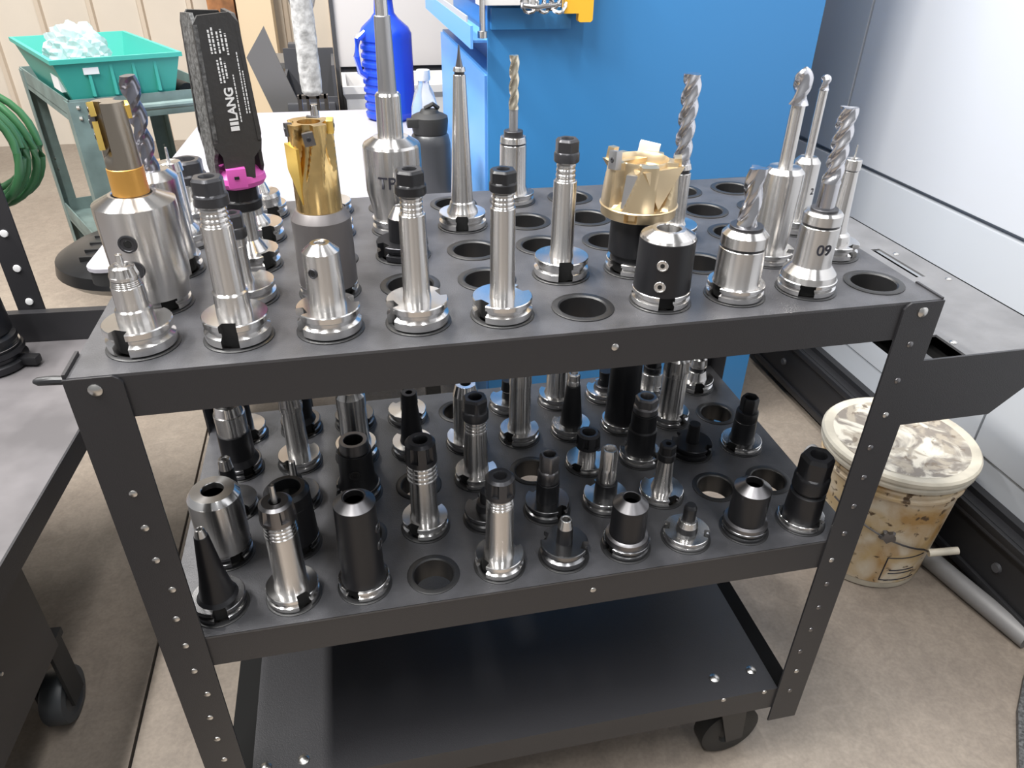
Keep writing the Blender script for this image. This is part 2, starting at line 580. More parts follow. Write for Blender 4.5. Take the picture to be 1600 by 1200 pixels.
# ------------------------------------------------------------------ white work table and what stands on it
tb = thing('work_table', 'white topped work table with black edge, behind the tool cart', 'table', (0.15, 1.33, 0))
def tp(mb, name, m, smooth=0):
    return mb.xf(Matrix.Translation((-0.15, -1.33, 0))).build(name, m, tb, smooth)
def rr(x0, x1, y0, y1, r, sk=0.0):
    out = []
    for (cx, cy, a0) in ((x1 - r, y1 - r, 0), (x0 + r, y1 - r, 90), (x0 + r, y0 + r, 180), (x1 - r, y0 + r, 270)):
        for q in range(5):
            a = R_(a0 + q * 22.5)
            yy = cy + r * math.sin(a)
            out.append((cx + r * math.cos(a) + sk * (yy - 0.72), yy))
    return out
tp(MB().prism(rr(-0.212, 0.50, 0.70, 1.94, 0.03, 0.043), 'z', 0.735, 0.742), 'top', 'table_white', 0.5)
tp(MB().prism(rr(-0.210, 0.498, 0.702, 1.938, 0.03, 0.043), 'z', 0.708, 0.735), 'edge_band', 'rubber', 0.5)
for (lx, ly) in ((0.10, 0.95), (0.42, 0.95), (0.06, 1.85), (0.44, 1.85)):
    tp(MB().box(lx - 0.018, lx + 0.018, ly - 0.018, ly + 0.018, 0, 0.708), 'leg', 'rubber')

th = thing('thermos', 'black thermos flask with spouted lid on the white table', 'flask', (0.452, 1.045, 0.742))
MB().lathe([(0, 0), (0, 0.043), (0.004, 0.046), (0.11, 0.045), (0.128, 0.041), (0.132, 0.037), (0.135, 0)], 32).build('body', 'thermos', th)
MB().lathe([(0.133, 0), (0.133, 0.037), (0.14, 0.039), (0.160, 0.041), (0.168, 0.040), (0.172, 0.033), (0.176, 0.022), (0.182, 0.018), (0.185, 0)], 32).build('lid', 'rubber', th)
MB().box(-0.052, -0.02, -0.03, -0.008, 0.150, 0.168, 0.004).build('spout', 'rubber', th)
MB().tube([(-0.01, 0, 0.184), (0.008, -0.004, 0.194), (0.02, 0, 0.184)], 0.005, 8).build('loop', 'rubber', th)

bo = thing('water_bottle', 'clear ribbed plastic water bottle behind the black thermos', 'bottle', (0.468, 1.30, 0.742))
MB().lathe([(0, 0), (0, 0.034), (0.05, 0.034), (0.055, 0.032), (0.06, 0.034), (0.11, 0.034), (0.135, 0.033), (0.17, 0.024), (0.19, 0.0135), (0.205, 0.0135), (0.205, 0)], 24).build('body', 'clear', bo)
MB().lathe([(0.198, 0), (0.198, 0.016), (0.202, 0.017), (0.222, 0.016), (0.224, 0)], 24, rfun=lambda a, z, r: r * (1 + 0.03 * math.cos(16 * a))).build('cap', 'white_plastic', bo)

jg = thing('water_jug', 'translucent blue ribbed water jug at the far end of white table', 'jug', (0.412, 1.80, 0.742))
prof = [(0, 0), (0, 0.062), (0.008, 0.072)]
for q in range(9):
    z = 0.022 + q * 0.024
    prof += [(z, 0.074), (z + 0.004, 0.069), (z + 0.010, 0.069), (z + 0.014, 0.074)]
prof += [(0.245, 0.074), (0.262, 0.066), (0.285, 0.042), (0.30, 0.030), (0.345, 0.026), (0.36, 0.026), (0.36, 0)]
MB().lathe(prof, 40, rfun=lambda a, z, r: r * (1.0 if z > 0.27 else (1 + 0.05 * math.cos(4 * a))) if not (0.02 < z < 0.24 and math.cos(a - R_(-30)) > 0.45) else 0.074 * (1 + 0.05 * math.cos(4 * a))).build('body', 'jug', jg)
MB().lathe([(0.34, 0.0), (0.34, 0.031), (0.372, 0.031), (0.375, 0)], 24).build('cap', 'jug', jg)
MB().tube([(-0.062, -0.03, 0.25), (-0.085, -0.045, 0.235), (-0.092, -0.05, 0.19), (-0.085, -0.045, 0.145), (-0.068, -0.03, 0.13)], 0.009, 8).build('handle', 'jug', jg)

# shiny ribbed housing hung under the table's near left corner
ub = MB().lathe([(0.52, 0), (0.52, 0.12), (0.53, 0.165), (0.55, 0.185), (0.575, 0.18), (0.592, 0.15), (0.600, 0.09), (0.602, 0)], 48, rfun=lambda a, z, r: r * (1.12 if abs(math.cos(a)) > 2 else 1.0), origin=(-0.245, 1.175, 0.022)).box(-0.20, -0.02, 1.12, 1.22, 0.61, 0.708)
hn = tp(ub, 'ribbed_housing', 'chair_black', 0.6)
for q in range(4):
    yy = 1.07 + q * 0.045
    mbx = MB().box(-0.345, -0.25, yy, yy + 0.007, 0.608, 0.6255, 0.001)
    mbx.xf(Matrix.Translation((-0.15, -1.33, 0))).build('rib', 'rubber', hn)

# ------------------------------------------------------------------ green shop cart with the green bin
GX, GY, GR = -0.507, 1.80, R_(-117.5)
gc = thing('green_cart', 'sage green steel utility cart holding a green bin, back left', 'cart', (GX, GY, 0))
# local frame: u along the left (long) side away from the near corner, v along the front side to the right
U = Vector((-0.459, 0.888, 0))
V = Vector((0.93, 0.368, 0))
def gq(u, v, z):
    return U * u + V * v + Vector((0, 0, z))
def gbox(mb, u0, u1, v0, v1, z0, z1):
    vs = [gq(u, v, z) for z in (z0, z1) for v in (v0, v1) for u in (u0, u1)]
    return mb.add(vs, [(0, 2, 3, 1), (4, 5, 7, 6), (0, 1, 5, 4), (2, 6, 7, 3), (0, 4, 6, 2), (1, 3, 7, 5)])
LU, LV = 0.70, 0.43
def tray(z, h, nm, inner):
    mb = MB()
    gbox(mb, 0, LU, 0, LV, z - 0.004, z)
    for (a, b, c, d) in ((0, 0.004, 0, LV), (LU - 0.004, LU, 0, LV), (0, LU, 0, 0.004), (0, LU, LV - 0.004, LV)):
        gbox(mb, a, b, c, d, z - 0.02, z + h)
    mb.build(nm, inner, gc, 0)
tray(0.775, 0.046, 'top_tray', 'green_paint')
tray(0.30, 0.045, 'bottom_tray', 'green_paint')
for (u, v) in ((0, 0), (LU, 0), (0, LV), (LU, LV)):
    su, sv = (1 if u == 0 else -1), (1 if v == 0 else -1)
    mb = MB()
    gbox(mb, *sorted((u, u + su * 0.05)), *sorted((v - sv * 0.003, v)), 0.12, 0.815)
    gbox(mb, *sorted((u - su * 0.003, u)), *sorted((v - sv * 0.003, v + sv * 0.05)), 0.12, 0.815)
    lg = mb.build('leg', 'green_paint', gc, 0)
    for z in (0.80, 0.77, 0.50, 0.46, 0.31):
        c = gq(u - su * 0.004, v + sv * 0.022, z)
        MB().lathe([(-0.004, 0), (-0.004, 0.006), (0.004, 0.006), (0.004, 0)], 8).xf(Matrix.Translation(c) @ Matrix.Rotation(PI / 2, 4, 'Y')).build('bolt', 'rivet', lg)
    c = gq(u + su * 0.04, v + sv * 0.04, 0.05)
    cw = MB().lathe([(-0.018, 0), (-0.018, 0.046), (-0.014, 0.05), (0.014, 0.05), (0.018, 0.046), (0.018, 0)], 20).xf(Matrix.Translation(c) @ Matrix.Rotation(PI / 2, 4, 'X'))
    cw.box(c.x - 0.012, c.x + 0.012, c.y - 0.028, c.y - 0.02, 0.04, 0.13).box(c.x - 0.012, c.x + 0.012, c.y + 0.02, c.y + 0.028, 0.04, 0.13)
    cw.build('caster', 'rubber', gc)
hb = MB()
hb.tube([gq(-0.035, 0.06, 0.79), gq(-0.035, LV - 0.02, 0.79)], 0.011, 10)
hb.build('handle_bar', 'green_paint', gc)
bd = MB()
gbox(bd, 0.06, 0.45, 0.06, 0.38, 0.301, 0.318)
b_ = bd.build('wooden_board', 'wood', None, 0, loc=(GX, GY, 0))
tag(b_, 'pale wooden board lying on the lower tray of green cart', 'board')
tu = MB()
tu.tube([gq(0.20, 0.345, 0.803), gq(0.07, 0.352, 0.803)], 0.026, 18)
tu.tube([gq(0.0701, 0.352, 0.803), gq(0.0692, 0.352, 0.803)], 0.015, 14)
t_ = tu.build('tube', 'rubber', None, 0.6, loc=(GX, GY, 0))
tag(t_, 'short black tube lying beside the green bin on green cart', 'tube')

gb = thing('plastic_bin', 'teal green plastic bin on top of the sage green cart', 'bin', (GX, GY, 0.776))
def quadring(zs, sizes):
    out = []
    for z, (u0, u1, v0, v1) in zip(zs, sizes):
        out.append([gq(u0, v0, z), gq(u0, v1, z), gq(u1, v1, z), gq(u1, v0, z)])
    return out
def shell(rings, bottom=True):
    mb = MB()
    vs = [v for r in rings for v in r]
    fs = []
    for i in range(len(rings) - 1):
        for q in range(4):
            fs.append((4 * i + q, 4 * i + (q + 1) % 4, 4 * i + 4 + (q + 1) % 4, 4 * i + 4 + q))
    fs.append((0, 3, 2, 1))
    n = 4 * (len(rings) - 1)
    fs.append((n, n + 1, n + 2, n + 3))
    mb.add(vs, fs)
    return mb
B0, B1 = (0.025, 0.52, 0.03, 0.29), (-0.006, 0.565, -0.012, 0.325)
zs = [0.0, 0.142, 0.142, 0.154, 0.154, 0.008]
o1 = (B1[0] - 0.008, B1[1] + 0.008, B1[2] - 0.008, B1[3] + 0.008)
i1 = (B1[0] + 0.003, B1[1] - 0.003, B1[2] + 0.003, B1[3] - 0.003)
i0 = (B0[0] + 0.003, B0[1] - 0.003, B0[2] + 0.003, B0[3] - 0.003)
shell(quadring(zs, [B0, B1, o1, o1, i1, i0])).build('body', 'bin_green', gb, 0)
for v in (0.07, 0.13, 0.19, 0.25):
    mb = MB()
    gbox(mb, -0.004, 0.03, v, v + 0.008, 0.05, 0.142)
    mb.build('rib', 'bin_green', gb, 0)
lb = MB()
a_, b2 = gq(-0.0105, 0.03, 0.11), gq(-0.0105, 0.075, 0.13)
gbox(lb, -0.006, 0.004, 0.06, 0.10, 0.110, 0.128)
lb.build('label_plate', 'print', gb, 0)
lb = MB()
gbox(lb, 0.045, 0.14, 0.000, 0.012, 0.06, 0.10)
lb.build('paper_label', 'print', gb, 0)

bagm = bpy.data.meshes.new('plastic_bag')
bm = bmesh.new()
bmesh.ops.create_icosphere(bm, subdivisions=4, radius=1.0)
rnd = random.Random(3)
ph = [(rnd.uniform(3, 9), rnd.uniform(3, 9), rnd.uniform(3, 9), rnd.uniform(0, 6)) for _ in range(6)]
for v in bm.verts:
    s = sum(abs(math.sin(a * v.co.x + b * v.co.y + c * v.co.z + d)) for a, b, c, d in ph) / 6
    f = 0.70 + 0.5 * (s - 0.5)
    v.co = Vector((v.co.x * 0.12 * f, v.co.y * 0.10 * f, v.co.z * 0.11 * f))
bm.to_mesh(bagm)
bm.free()
bagm.materials.append(MATS['bag'])
bg = link('plastic_bag', bagm, None, Vector((GX, GY, 0.776)) + gq(0.32, 0.12, 0.125))
tag(bg, 'crumpled clear plastic bag sticking out of the green bin', 'bag')

# ------------------------------------------------------------------ clutter beyond the table
pb = thing('scrap_chute', 'dark grey sheet metal bin with raised side, beyond the white table', 'bin', (0.1, 2.15, 0))
MB().prism([(0.039 - 0.1, 0.975), (-0.03 - 0.1, 0.882), (0.03 - 0.1, 0.70), (0.03 - 0.1, 0.0), (0.05 - 0.1, 0.0), (0.13 - 0.1, 0.70), (0.072 - 0.1, 0.868)], 'y', -0.04, -0.03).build('side_wall', 'grey_metal', pb, 0)
MB().box(-0.03, 0.15, 0.24, 0.25, 0.0, 0.87).box(-0.03, 0.15, -0.03, -0.02, 0.0, 0.75).box(0.14, 0.15, -0.02, 0.24, 0.0, 0.85).box(-0.03, -0.02, -0.02, 0.24, 0, 0.80).box(-0.03, 0.15, -0.02, 0.24, 0, 0.02).build('bin_body', 'grey_dark', pb, 0)
MB().box(-0.02, 0.14, -0.055, -0.03, 0.68, 0.735, 0.006).build('front_ledge', 'grey_dark', pb)
tc_ = thing('tape_dispenser', 'small black and yellow box on a ledge behind the grey bin', 'box', (0.115, 2.44, 0.82))
MB().box(-0.025, 0.04, -0.02, 0.03, 0, 0.03, 0.003).build('body', 'yellow2', tc_)
MB().box(-0.027, 0.042, -0.022, 0.032, 0.03, 0.062, 0.004).build('lid', 'grey_dark', tc_)
pl = thing('bench_ledge', 'low grey bench behind the grey sheet metal bin', 'bench', (0.12, 2.52, 0))
MB().box(-0.12, 0.10, -0.12, 0.12, 0.80, 0.82).build('top', 'grey_metal', pl, 0)
for sx in (-0.1, 0.08):
    for sy in (-0.1, 0.1):
        MB().box(sx - 0.012, sx + 0.012, sy - 0.012, sy + 0.012, 0, 0.80).build('leg', 'grey_dark', pl, 0)

pg = thing('pale_cabinet', 'pale grey machine cabinet with black base band, behind the blue jug', 'cabinet', (0.62, 2.9, 0))
MB().box(-0.36, 0.5, -0.30, 0.30, 0.77, 1.9, 0.004).build('body', 'pale_grey', pg)
MB().box(-0.36, 0.5, -0.30, 0.30, 0.0, 0.70).box(-0.35, 0.49, -0.285, 0.29, 0.70, 0.77).build('base', 'grey_dark', pg, 0)
MB().box(-0.37, -0.355, -0.31, -0.29, 0.3, 1.25).build('corner_strip', 'grey_dark', pg, 0)
for xx in (-0.335, -0.285):
    MB().lathe([(-0.004, 0), (-0.004, 0.014), (0.004, 0.012), (0.006, 0)], 12).xf(Matrix.Translation((xx, -0.290, 0.735)) @ Matrix.Rotation(PI / 2, 4, 'X')).build('bolt', 'rivet', pg)
wt = thing('white_tote', 'white plastic tote with handle recess, standing behind white table', 'tote', (0.475, 2.36, 0))
mb = MB()
zs = [(0.0, 0.185, 0.13), (0.70, 0.195, 0.14), (0.72, 0.195, 0.14), (0.74, 0.205, 0.15), (0.765, 0.205, 0.15), (0.765, 0.19, 0.135), (0.03, 0.175, 0.12)]
vs, fs = [], []
for (z, a, b) in zs:
    vs += [(-a, -b, z), (a, -b, z), (a, b, z), (-a, b, z)]
for i in range(len(zs) - 1):
    fs += [(4 * i + q, 4 * i + (q + 1) % 4, 4 * i + 4 + (q + 1) % 4, 4 * i + 4 + q) for q in range(4)]
fs += [(0, 3, 2, 1), (24, 25, 26, 27)]
mb.add(vs, fs).build('body', 'white_plastic', wt, 0)
MB().box(-0.10, 0.02, -0.150, -0.138, 0.655, 0.72).build('handle_frame', 'white_plastic', wt, 0)
MB().box(-0.085, 0.005, -0.153, -0.149, 0.665, 0.71).build('recess', 'pale_grey', wt, 0)
cb = MB().tube([(0.145 + 0.05 * math.cos(u * PI / 10), WY - 0.10 - 1.9, 1.03 + 0.085 * math.sin(u * PI / 10)) for u in range(20)], 0.007, 8, True).build('cable_loop', 'satin', None, 0.8)
tag(cb, 'grey cable loop hanging beside the bubble wrapped shank', 'cable')
cpole = thing('cable_stand', 'slim grey pole carrying the grey cable loop', 'stand', (0.145, WY - 1.975, 0))
MB().tube([(0, 0, 0.02), (0, 0, 1.5)], 0.008, 8).build('pole', 'pale_grey', cpole)
MB().box(-0.1, 0.1, -0.1, 0.1, 0, 0.02).build('base', 'grey_dark', cpole, 0)
MB().tube([(0, 0.0, 1.118), (0, -0.018, 1.118)], 0.005, 8).build('hook', 'pale_grey', cpole)

for (i, (x0, x1, y0, y1, z0, z1)) in enumerate(((-0.99, -0.62, 3.74, 3.80, 0.0, 0.13), (-0.58, -0.2, 3.6, 3.68, 0.0, 0.16))):
    o = MB().box(x0, x1, y0, y1, z0, z1, 0.003).build('timber', 'wood')
    tag(o, ['short timber offcut on the floor under the green cart', 'long timber offcut on the floor right of green cart'][i], 'timber', 'timber offcuts by the wall')

# ------------------------------------------------------------------ the other tool cart at the left
LCM = (-0.265, 0.251, 0)
lc = thing('side_cart', 'low black steel cart with bare grey top at the left picture edge', 'cart', LCM, R_(-3.4))
MB().box(-1.2, 0.0, -1.1, 0.657, 0.473, 0.5006).build('top', 'bare_top', lc, 0)
MB().box(-1.2, 0.0, 0.658, 0.666, 0.417, 0.564).box(-1.2, 0.0, 0.658, 0.678, 0.564, 0.567).build('back_lip', 'cart_paint', lc, 0)
MB().box(-0.002, 0.002, -1.1, 0.657, 0.459, 0.502).build('edge_trim', 'cart_paint', lc, 0)
MB().box(-1.2, -0.050, -1.0, 0.09, 0.20, 0.473).build('body', 'cart_paint', lc, 0)
MB().box(-1.2, -0.45, 0.09, 0.60, 0.20, 0.473).build('rear_body', 'cart_paint', lc, 0)
for yy, zz in ((-0.30, 0.24), (-0.15, 0.24), (-0.05, 0.31), (-0.23, 0.33)):
    MB().lathe([(-0.002, 0), (-0.002, 0.004), (0.002, 0.003), (0.0025, 0)], 8).xf(Matrix.Translation((-0.050, yy, zz)) @ Matrix.Rotation(PI / 2, 4, 'Y')).build('rivet', 'rivet', lc)
for (xx, yy) in ((-0.09, 0.101), (-0.09, -0.85), (-0.9, 0.5), (-0.9, -0.85)):
    ct = MB().box(xx - 0.035, xx + 0.03, yy - 0.025, yy + 0.03, 0.185, 0.20).box(xx - 0.03, xx - 0.024, yy - 0.025, yy + 0.02, 0.05, 0.185).box(xx + 0.024, xx + 0.03, yy - 0.025, yy + 0.02, 0.05, 0.185).build('caster', 'rubber', lc, 0)
    MB().lathe([(-0.018, 0), (-0.018, 0.030), (-0.021, 0.036), (-0.019, 0.050), (-0.014, 0.053), (0.014, 0.053), (0.019, 0.050), (0.021, 0.036), (0.018, 0.030), (0.018, 0)], 28).xf(Matrix.Translation((xx, yy, 0.053)) @ Matrix.Rotation(PI / 2, 4, 'Y')).build('wheel', 'wheel', ct)
    MB().lathe([(-0.024, 0), (-0.024, 0.010), (0.024, 0.010), (0.024, 0)], 12).xf(Matrix.Translation((xx, yy, 0.053)) @ Matrix.Rotation(PI / 2, 4, 'Y')).build('axle', 'satin', ct)
pp = MB().box(-0.222, -0.170, 0.680, 0.685, 0.42, 1.115).build('upright', 'cart_paint', lc, 0)
MB().box(-0.222, -0.170, 0.667, 0.680, 0.43, 0.55).build('post_bracket', 'cart_paint', lc, 0)
for q in range(7):
    MB().lathe([(-0.001, 0), (-0.001, 0.0077), (0.002, 0.007), (0.003, 0)], 12).xf(Matrix.Translation((-0.194, 0.679, 0.585 + 0.075 * q)) @ Matrix.Rotation(PI / 2, 4, 'X')).build('rivet', 'print', pp)
hs = MB()
for q in range(6):
    rad = 0.109 - 0.010 * (q % 3 == 1) + 0.004 * (q % 2)
    hs.tube([((-0.244 + 0.006 * (q % 2)) + rad * math.cos(u * PI / 16), 0.712 + 0.0165 * q + 0.004 * math.sin(u * 0.8 + q), 0.992 - rad + rad * math.sin(u * PI / 16)) for u in range(32)], 0.0077, 8, True)
ho = hs.xf(Matrix.Translation(LCM) @ Matrix.Rotation(R_(-3.4), 4, 'Z')).build('air_hose', 'hose_green', None, 0.9)
tag(ho, 'coiled green air hose hanging on the black perforated post', 'hose')
MB().tube([(-0.244, 0.683, 0.977), (-0.244, 0.815, 0.977), (-0.244, 0.825, 0.997)], 0.0055, 8).box(-0.258, -0.215, 0.6805, 0.6845, 0.964, 0.990).build('hook', 'cart_paint', lc)

# ------------------------------------------------------------------ bucket
bk = thing('bucket', 'dirty white plastic bucket with stained lid, right of the tool cart', 'bucket', (1.385, 0.445, 0))
MB().lathe([(0, 0), (0, 0.122), (0.004, 0.126), (0.022, 0.129)], 48).build('base_band', 'bucket_rim', bk)
MB().lathe([(0.022, 0.1285), (0.268, 0.144), (0.272, 0.150), (0.278, 0.150), (0.281, 0.145), (0.288, 0.1455), (0.291, 0.1515), (0.297, 0.1515), (0.300, 0.1465), (0.304, 0.1465)], 48).build('body', 'bucket_wall', bk)
MB().lathe([(0.304, 0.146), (0.305, 0.157), (0.309, 0.1585), (0.314, 0.1585), (0.317, 0.156), (0.321, 0.156), (0.324, 0.161), (0.332, 0.161), (0.337, 0.157), (0.338, 0.150), (0.334, 0.136)], 48).build('lid_rim', 'bucket_rim', bk)
MB().lathe([(0.330, 0), (0.330, 0.128), (0.334, 0.134), (0.335, 0.138)], 48).build('lid', 'bucket_lid', bk)
def on_b(az, z, off=0.002):
    r = 0.127 + (z / 0.268) * 0.0165 + off
    return (r * math.cos(R_(az)), r * math.sin(R_(az)), z)
MB().tube([on_b(-168, 0.22, 0.012)] + [on_b(-168 + q * 8.0, 0.215 - 0.0078 * q, 0.006) for q in range(1, 12)] + [on_b(-74, 0.120, 0.010)], 0.0022, 8).build('bail_wire', 'darksteel', bk)
MB().tube([on_b(-75, 0.119, 0.012), (0.098, -0.155, 0.128)], 0.0085, 12).build('grip', 'bucket_rim', bk)
MB().lathe([(0, 0), (0, 0.016), (0.008, 0.013), (0.010, 0)], 16, rfun=lambda a, z, r: r * (1 + 0.25 * math.cos(5 * a))).xf(Matrix.Translation(on_b(-118, 0.170, 0.0)) @ Matrix.Rotation(R_(-118), 4, 'Z') @ Matrix.Rotation(PI / 2, 4, 'Y')).build('bail_ear', 'darksteel', bk)
lab = MB()
for (a0, z0, a1, z1) in ((-110, 0.105, -72, 0.105), (-110, 0.033, -72, 0.033), (-110, 0.033, -110, 0.105), (-104, 0.065, -78, 0.065), (-104, 0.055, -78, 0.055)):
    lab.tube([on_b(a0 + (a1 - a0) * q / 6, z0 + (z1 - z0) * q / 6, 0.0006) for q in range(7)], 0.0014, 5)
lab.build('warning_frame', 'ink', bk)

# ------------------------------------------------------------------ THE TOOL CART
CW, CD = 0.914, 0.4746
cart = thing('tool_cart', 'dark grey three shelf tool cart full of tool holders in the foreground', 'cart', (0, 0, 0))
DX, DY, MX, MY = 0.0898, 0.0916, 0.0562, 0.0539
DX2, MX2, MY2, H2 = 0.0881, 0.0601, 0.0452, 0.3669
Z2 = TOP - H2
Z3 = TOP - 0.6963
HR = 0.0335
def shelf(name, z, cx, cy, hx, hy, ap):
    mb = MB()
    hole_plate(mb, 0, CW, 0, CD, z, 0.003, cx, cy, hx, hy, HR)
    top = mb.build(name, 'cart_top', cart, 0.5)
    a = MB().box(0, CW, 0.0, 0.003, z - ap, z - 0.003).box(0, CW, 0.003, 0.03, z - ap, z - ap + 0.003)
    a.build('front_apron', 'cart_paint', cart, 0)
    MB().box(0, CW, CD - 0.003, CD, z - ap, z - 0.003).build('rear_apron', 'cart_paint', cart, 0)
    MB().box(0, 0.003, 0.003, CD - 0.003, z - ap, z - 0.003).build('side_apron', 'cart_paint', cart, 0)
    MB().box(CW - 0.003, CW, 0.003, CD - 0.003, z - ap, z - 0.003).build('side_apron', 'cart_paint', cart, 0)
    return top
cx1 = [MX + DX * i for i in range(10)]
cy1 = [MY + DY * i for i in range(5)]
cx2 = [MX2 + DX2 * i for i in range(10)]
cy2 = [MY2 + DY * i for i in range(5)]
shelf('top_shelf', TOP, cx1, cy1, DX / 2, DY / 2, 0.048)
shelf('middle_shelf', Z2, cx2, cy2, DX2 / 2, DY / 2, 0.052)
MB().box(0.043, CW - 0.046, 0.0, CD, Z3 - 0.003, Z3).box(0, CW, 0, 0.003, Z3 - 0.05, Z3 - 0.003).box(0, CW, CD - 0.003, CD, Z3 - 0.05, Z3 - 0.003).build('bottom_shelf', 'cart_paint', cart, 0)
for x0 in (0.0, CW - 0.045):
    MB().box(x0 + 0.001, x0 + 0.044, 0.003, CD - 0.003, Z3 - 0.035, Z3 - 0.031).build('side_rail', 'rail_black', cart, 0)
bush = MB().lathe([(-0.030, 0.0330), (0.0, 0.0330), (0.0, 0.0345), (0.0010, 0.0345), (0.0016, 0.0335), (0.0016, 0.0275), (0.0, 0.0258), (-0.030, 0.0252)], 32, loop=True)
bme = None
for (cx, cy, z) in ((cx1, cy1, TOP), (cx2, cy2, Z2)):
    for x in cx:
        for y in cy:
            if bme is None:
                bo_ = bush.build('hole_bushing', 'bushing', cart, 0.6, loc=(x, y, z))
                bme = bo_.data
            else:
                link('hole_bushing', bme, cart, (x, y, z))
# legs: steel angle, with a row of steel domes standing in for bright see-through holes
LB = 0.140
def leg(x, y, sx, sy):
    a = MB()
    y0, y1 = (y - 0.003, y) if sy > 0 else (y, y + 0.003)
    if sy > 0:
        xs = sorted((x - sx * 0.003, x + sx * 0.047))
        # front flange with clipped upper corner
        zt = TOP - 0.0005
        xi, xo = (xs[1], xs[0]) if sx > 0 else (xs[0], xs[1])
        c = 0.008
        pts = [(xo, LB), (xi, LB), (xi, zt - c), (xi - sx * c * 0.4, zt - c * 0.4), (xi - sx * c, zt), (xo, zt)]
        a.prism(pts, 'y', y0, y1)
    else:
        xs = sorted((x - sx * 0.003, x + sx * 0.047))
        a.box(xs[0], xs[1], y0, y1, LB, TOP - 0.0005)
    xs = sorted((x - sx * 0.003, x))
    ys = sorted((y, y + sy * 0.047))
    a.box(xs[0], xs[1], ys[0], ys[1], LB, TOP - 0.0005)
    return a.build('leg', 'cart_paint', cart, 0)
rv = MB().lathe([(0, 0), (0, 0.0042), (0.0006, 0.0040), (0.0016, 0.0022), (0.0018, 0)], 12)
rv.xf(Matrix.Rotation(PI / 2, 4, 'X'))
rvm = None
bt = MB().lathe([(0, 0), (0, 0.0065), (0.0010, 0.0064), (0.0030, 0.0038), (0.0034, 0)], 14).xf(Matrix.Rotation(PI / 2, 4, 'X'))
btm = None
for (x, y, sx, sy) in ((0, 0, 1, 1), (CW, 0, -1, 1), (0, CD, 1, -1), (CW, CD, -1, -1)):
    L = leg(x, y, sx, sy)
    if sy > 0:
        zsr = [TOP - 0.013] + [TOP - 0.138 - 0.047 * q for q in range(13)] if sx > 0 else [TOP - 0.013] + [TOP - 0.055 - 0.050 * q for q in range(14)]
        for q, z in enumerate(zsr):
            px = x + sx * (0.022 if q == 0 else (0.024 if q % 4 else 0.030))
            if q == 0:
                if btm is None:
                    o = bt.build('bolt', 'rivet', L, 0.7, loc=(px, -0.003, z))
                    btm = o.data
                else:
                    o = link('bolt', btm, L, (px, -0.003, z))
            else:
                if rvm is None:
                    o = rv.build('rivet', 'rivet', L, 0.7, loc=(px, -0.003, z))
                    rvm = o.data
                    rvd = rvm.copy()
                    rvd.materials[0] = MATS['darksteel']
                else:
                    o = link('rivet', rvm if sx > 0 or q % 5 == 3 else rvd, L, (px, -0.003, z))
for (px, z) in ((0.526, TOP - 0.022), (0.53, Z2 - 0.025)):
    link('rivet', rvm, cart, (px, 0.0, z))
for (px, py) in ((0.774, 0.038), (0.841, 0.040), (0.116, 0.031), (0.062, 0.030), (0.774, 0.43), (0.841, 0.43), (0.116, 0.43), (0.062, 0.43)):
    o = link('bolt', btm, cart, (px, py, Z3))
    o.rotation_euler = (-PI / 2, 0, 0)
    o.scale = (1.3, 1.3, 1.3)
for (px, z) in ((0.773, Z3 - 0.004), (0.845, Z3 - 0.004)):
    link('rivet', rvm, cart, (px, 0.0, z))
# casters
for (xx, yy, ang) in ((0.805, 0.05, 6), (0.10, 0.075, 60), (0.79, 0.40, 20), (0.10, 0.40, -30)):
    m = Matrix.Translation((xx, yy, 0)) @ Matrix.Rotation(R_(ang), 4, 'Z')
    fk = MB().box(-0.045, 0.045, -0.04, 0.04, Z3 - 0.012, Z3 - 0.003)
    for s in (-1, 1):
        fk.prism([(-0.032, Z3 - 0.012), (0.03, Z3 - 0.012), (0.045, 0.05), (0.012, 0.05)], 'y', s * 0.026 - 0.002, s * 0.026 + 0.002)
    f_ = fk.xf(m).build('caster', 'machine_black', cart, 0)
    wl = MB().lathe([(-0.012, 0), (-0.012, 0.022), (-0.018, 0.026), (-0.018, 0.050), (-0.014, 0.057), (0.014, 0.057), (0.018, 0.050), (0.018, 0.026), (0.012, 0.022), (0.012, 0)], 32)
    wl.xf(m @ Matrix.Translation((0.028, 0, 0.057)) @ Matrix.Rotation(PI / 2, 4, 'X')).build('wheel', 'rubber', f_)
# end tray hung on the right side
tz = TOP - 0.08
xs = [0.917, 0.932, 0.978, 1.072, 1.088, 1.133]
ys = [0.0, 0.052, 0.215, 0.325, 0.42, 0.47]
grid_plate(xs, ys, tz - 0.003, tz, {(1, 0), (3, 2)}).build('end_tray', 'tray_top_sheen', cart, 0)
MB().prism([(0.917, tz), (1.133, tz), (1.133, tz - 0.012), (1.046, tz - 0.094), (0.917, tz - 0.094)], 'y', -0.003, 0.0).build('tray_bracket', 'cart_paint', cart, 0)
MB().prism([(0.917, tz), (1.133, tz), (1.133, tz - 0.012), (1.046, tz - 0.094), (0.917, tz - 0.094)], 'y', 0.467, 0.47).build('tray_bracket', 'cart_paint', cart, 0)
MB().prism([(0.918, tz - 0.024), (1.115, tz - 0.024), (1.115, tz - 0.021), (0.918, tz - 0.021)], 'y', 0.0, 0.467).build('dark_slot_backing', 'rail_black', cart, 0)  # dark sheet added so the tray slots above look shaded
MB().box(1.130, 1.133, 0, 0.47, tz - 0.012, tz).build('tray_edge', 'cart_paint', cart, 0)
for (px, py) in ((1.10, 0.30), (1.115, 0.20), (0.985, 0.03), (0.96, 0.4)):
    o = link('bolt', btm, cart, (px, py, tz))
    o.rotation_euler = (-PI / 2, 0, 0)
    o.scale = (0.7, 0.7, 0.7)
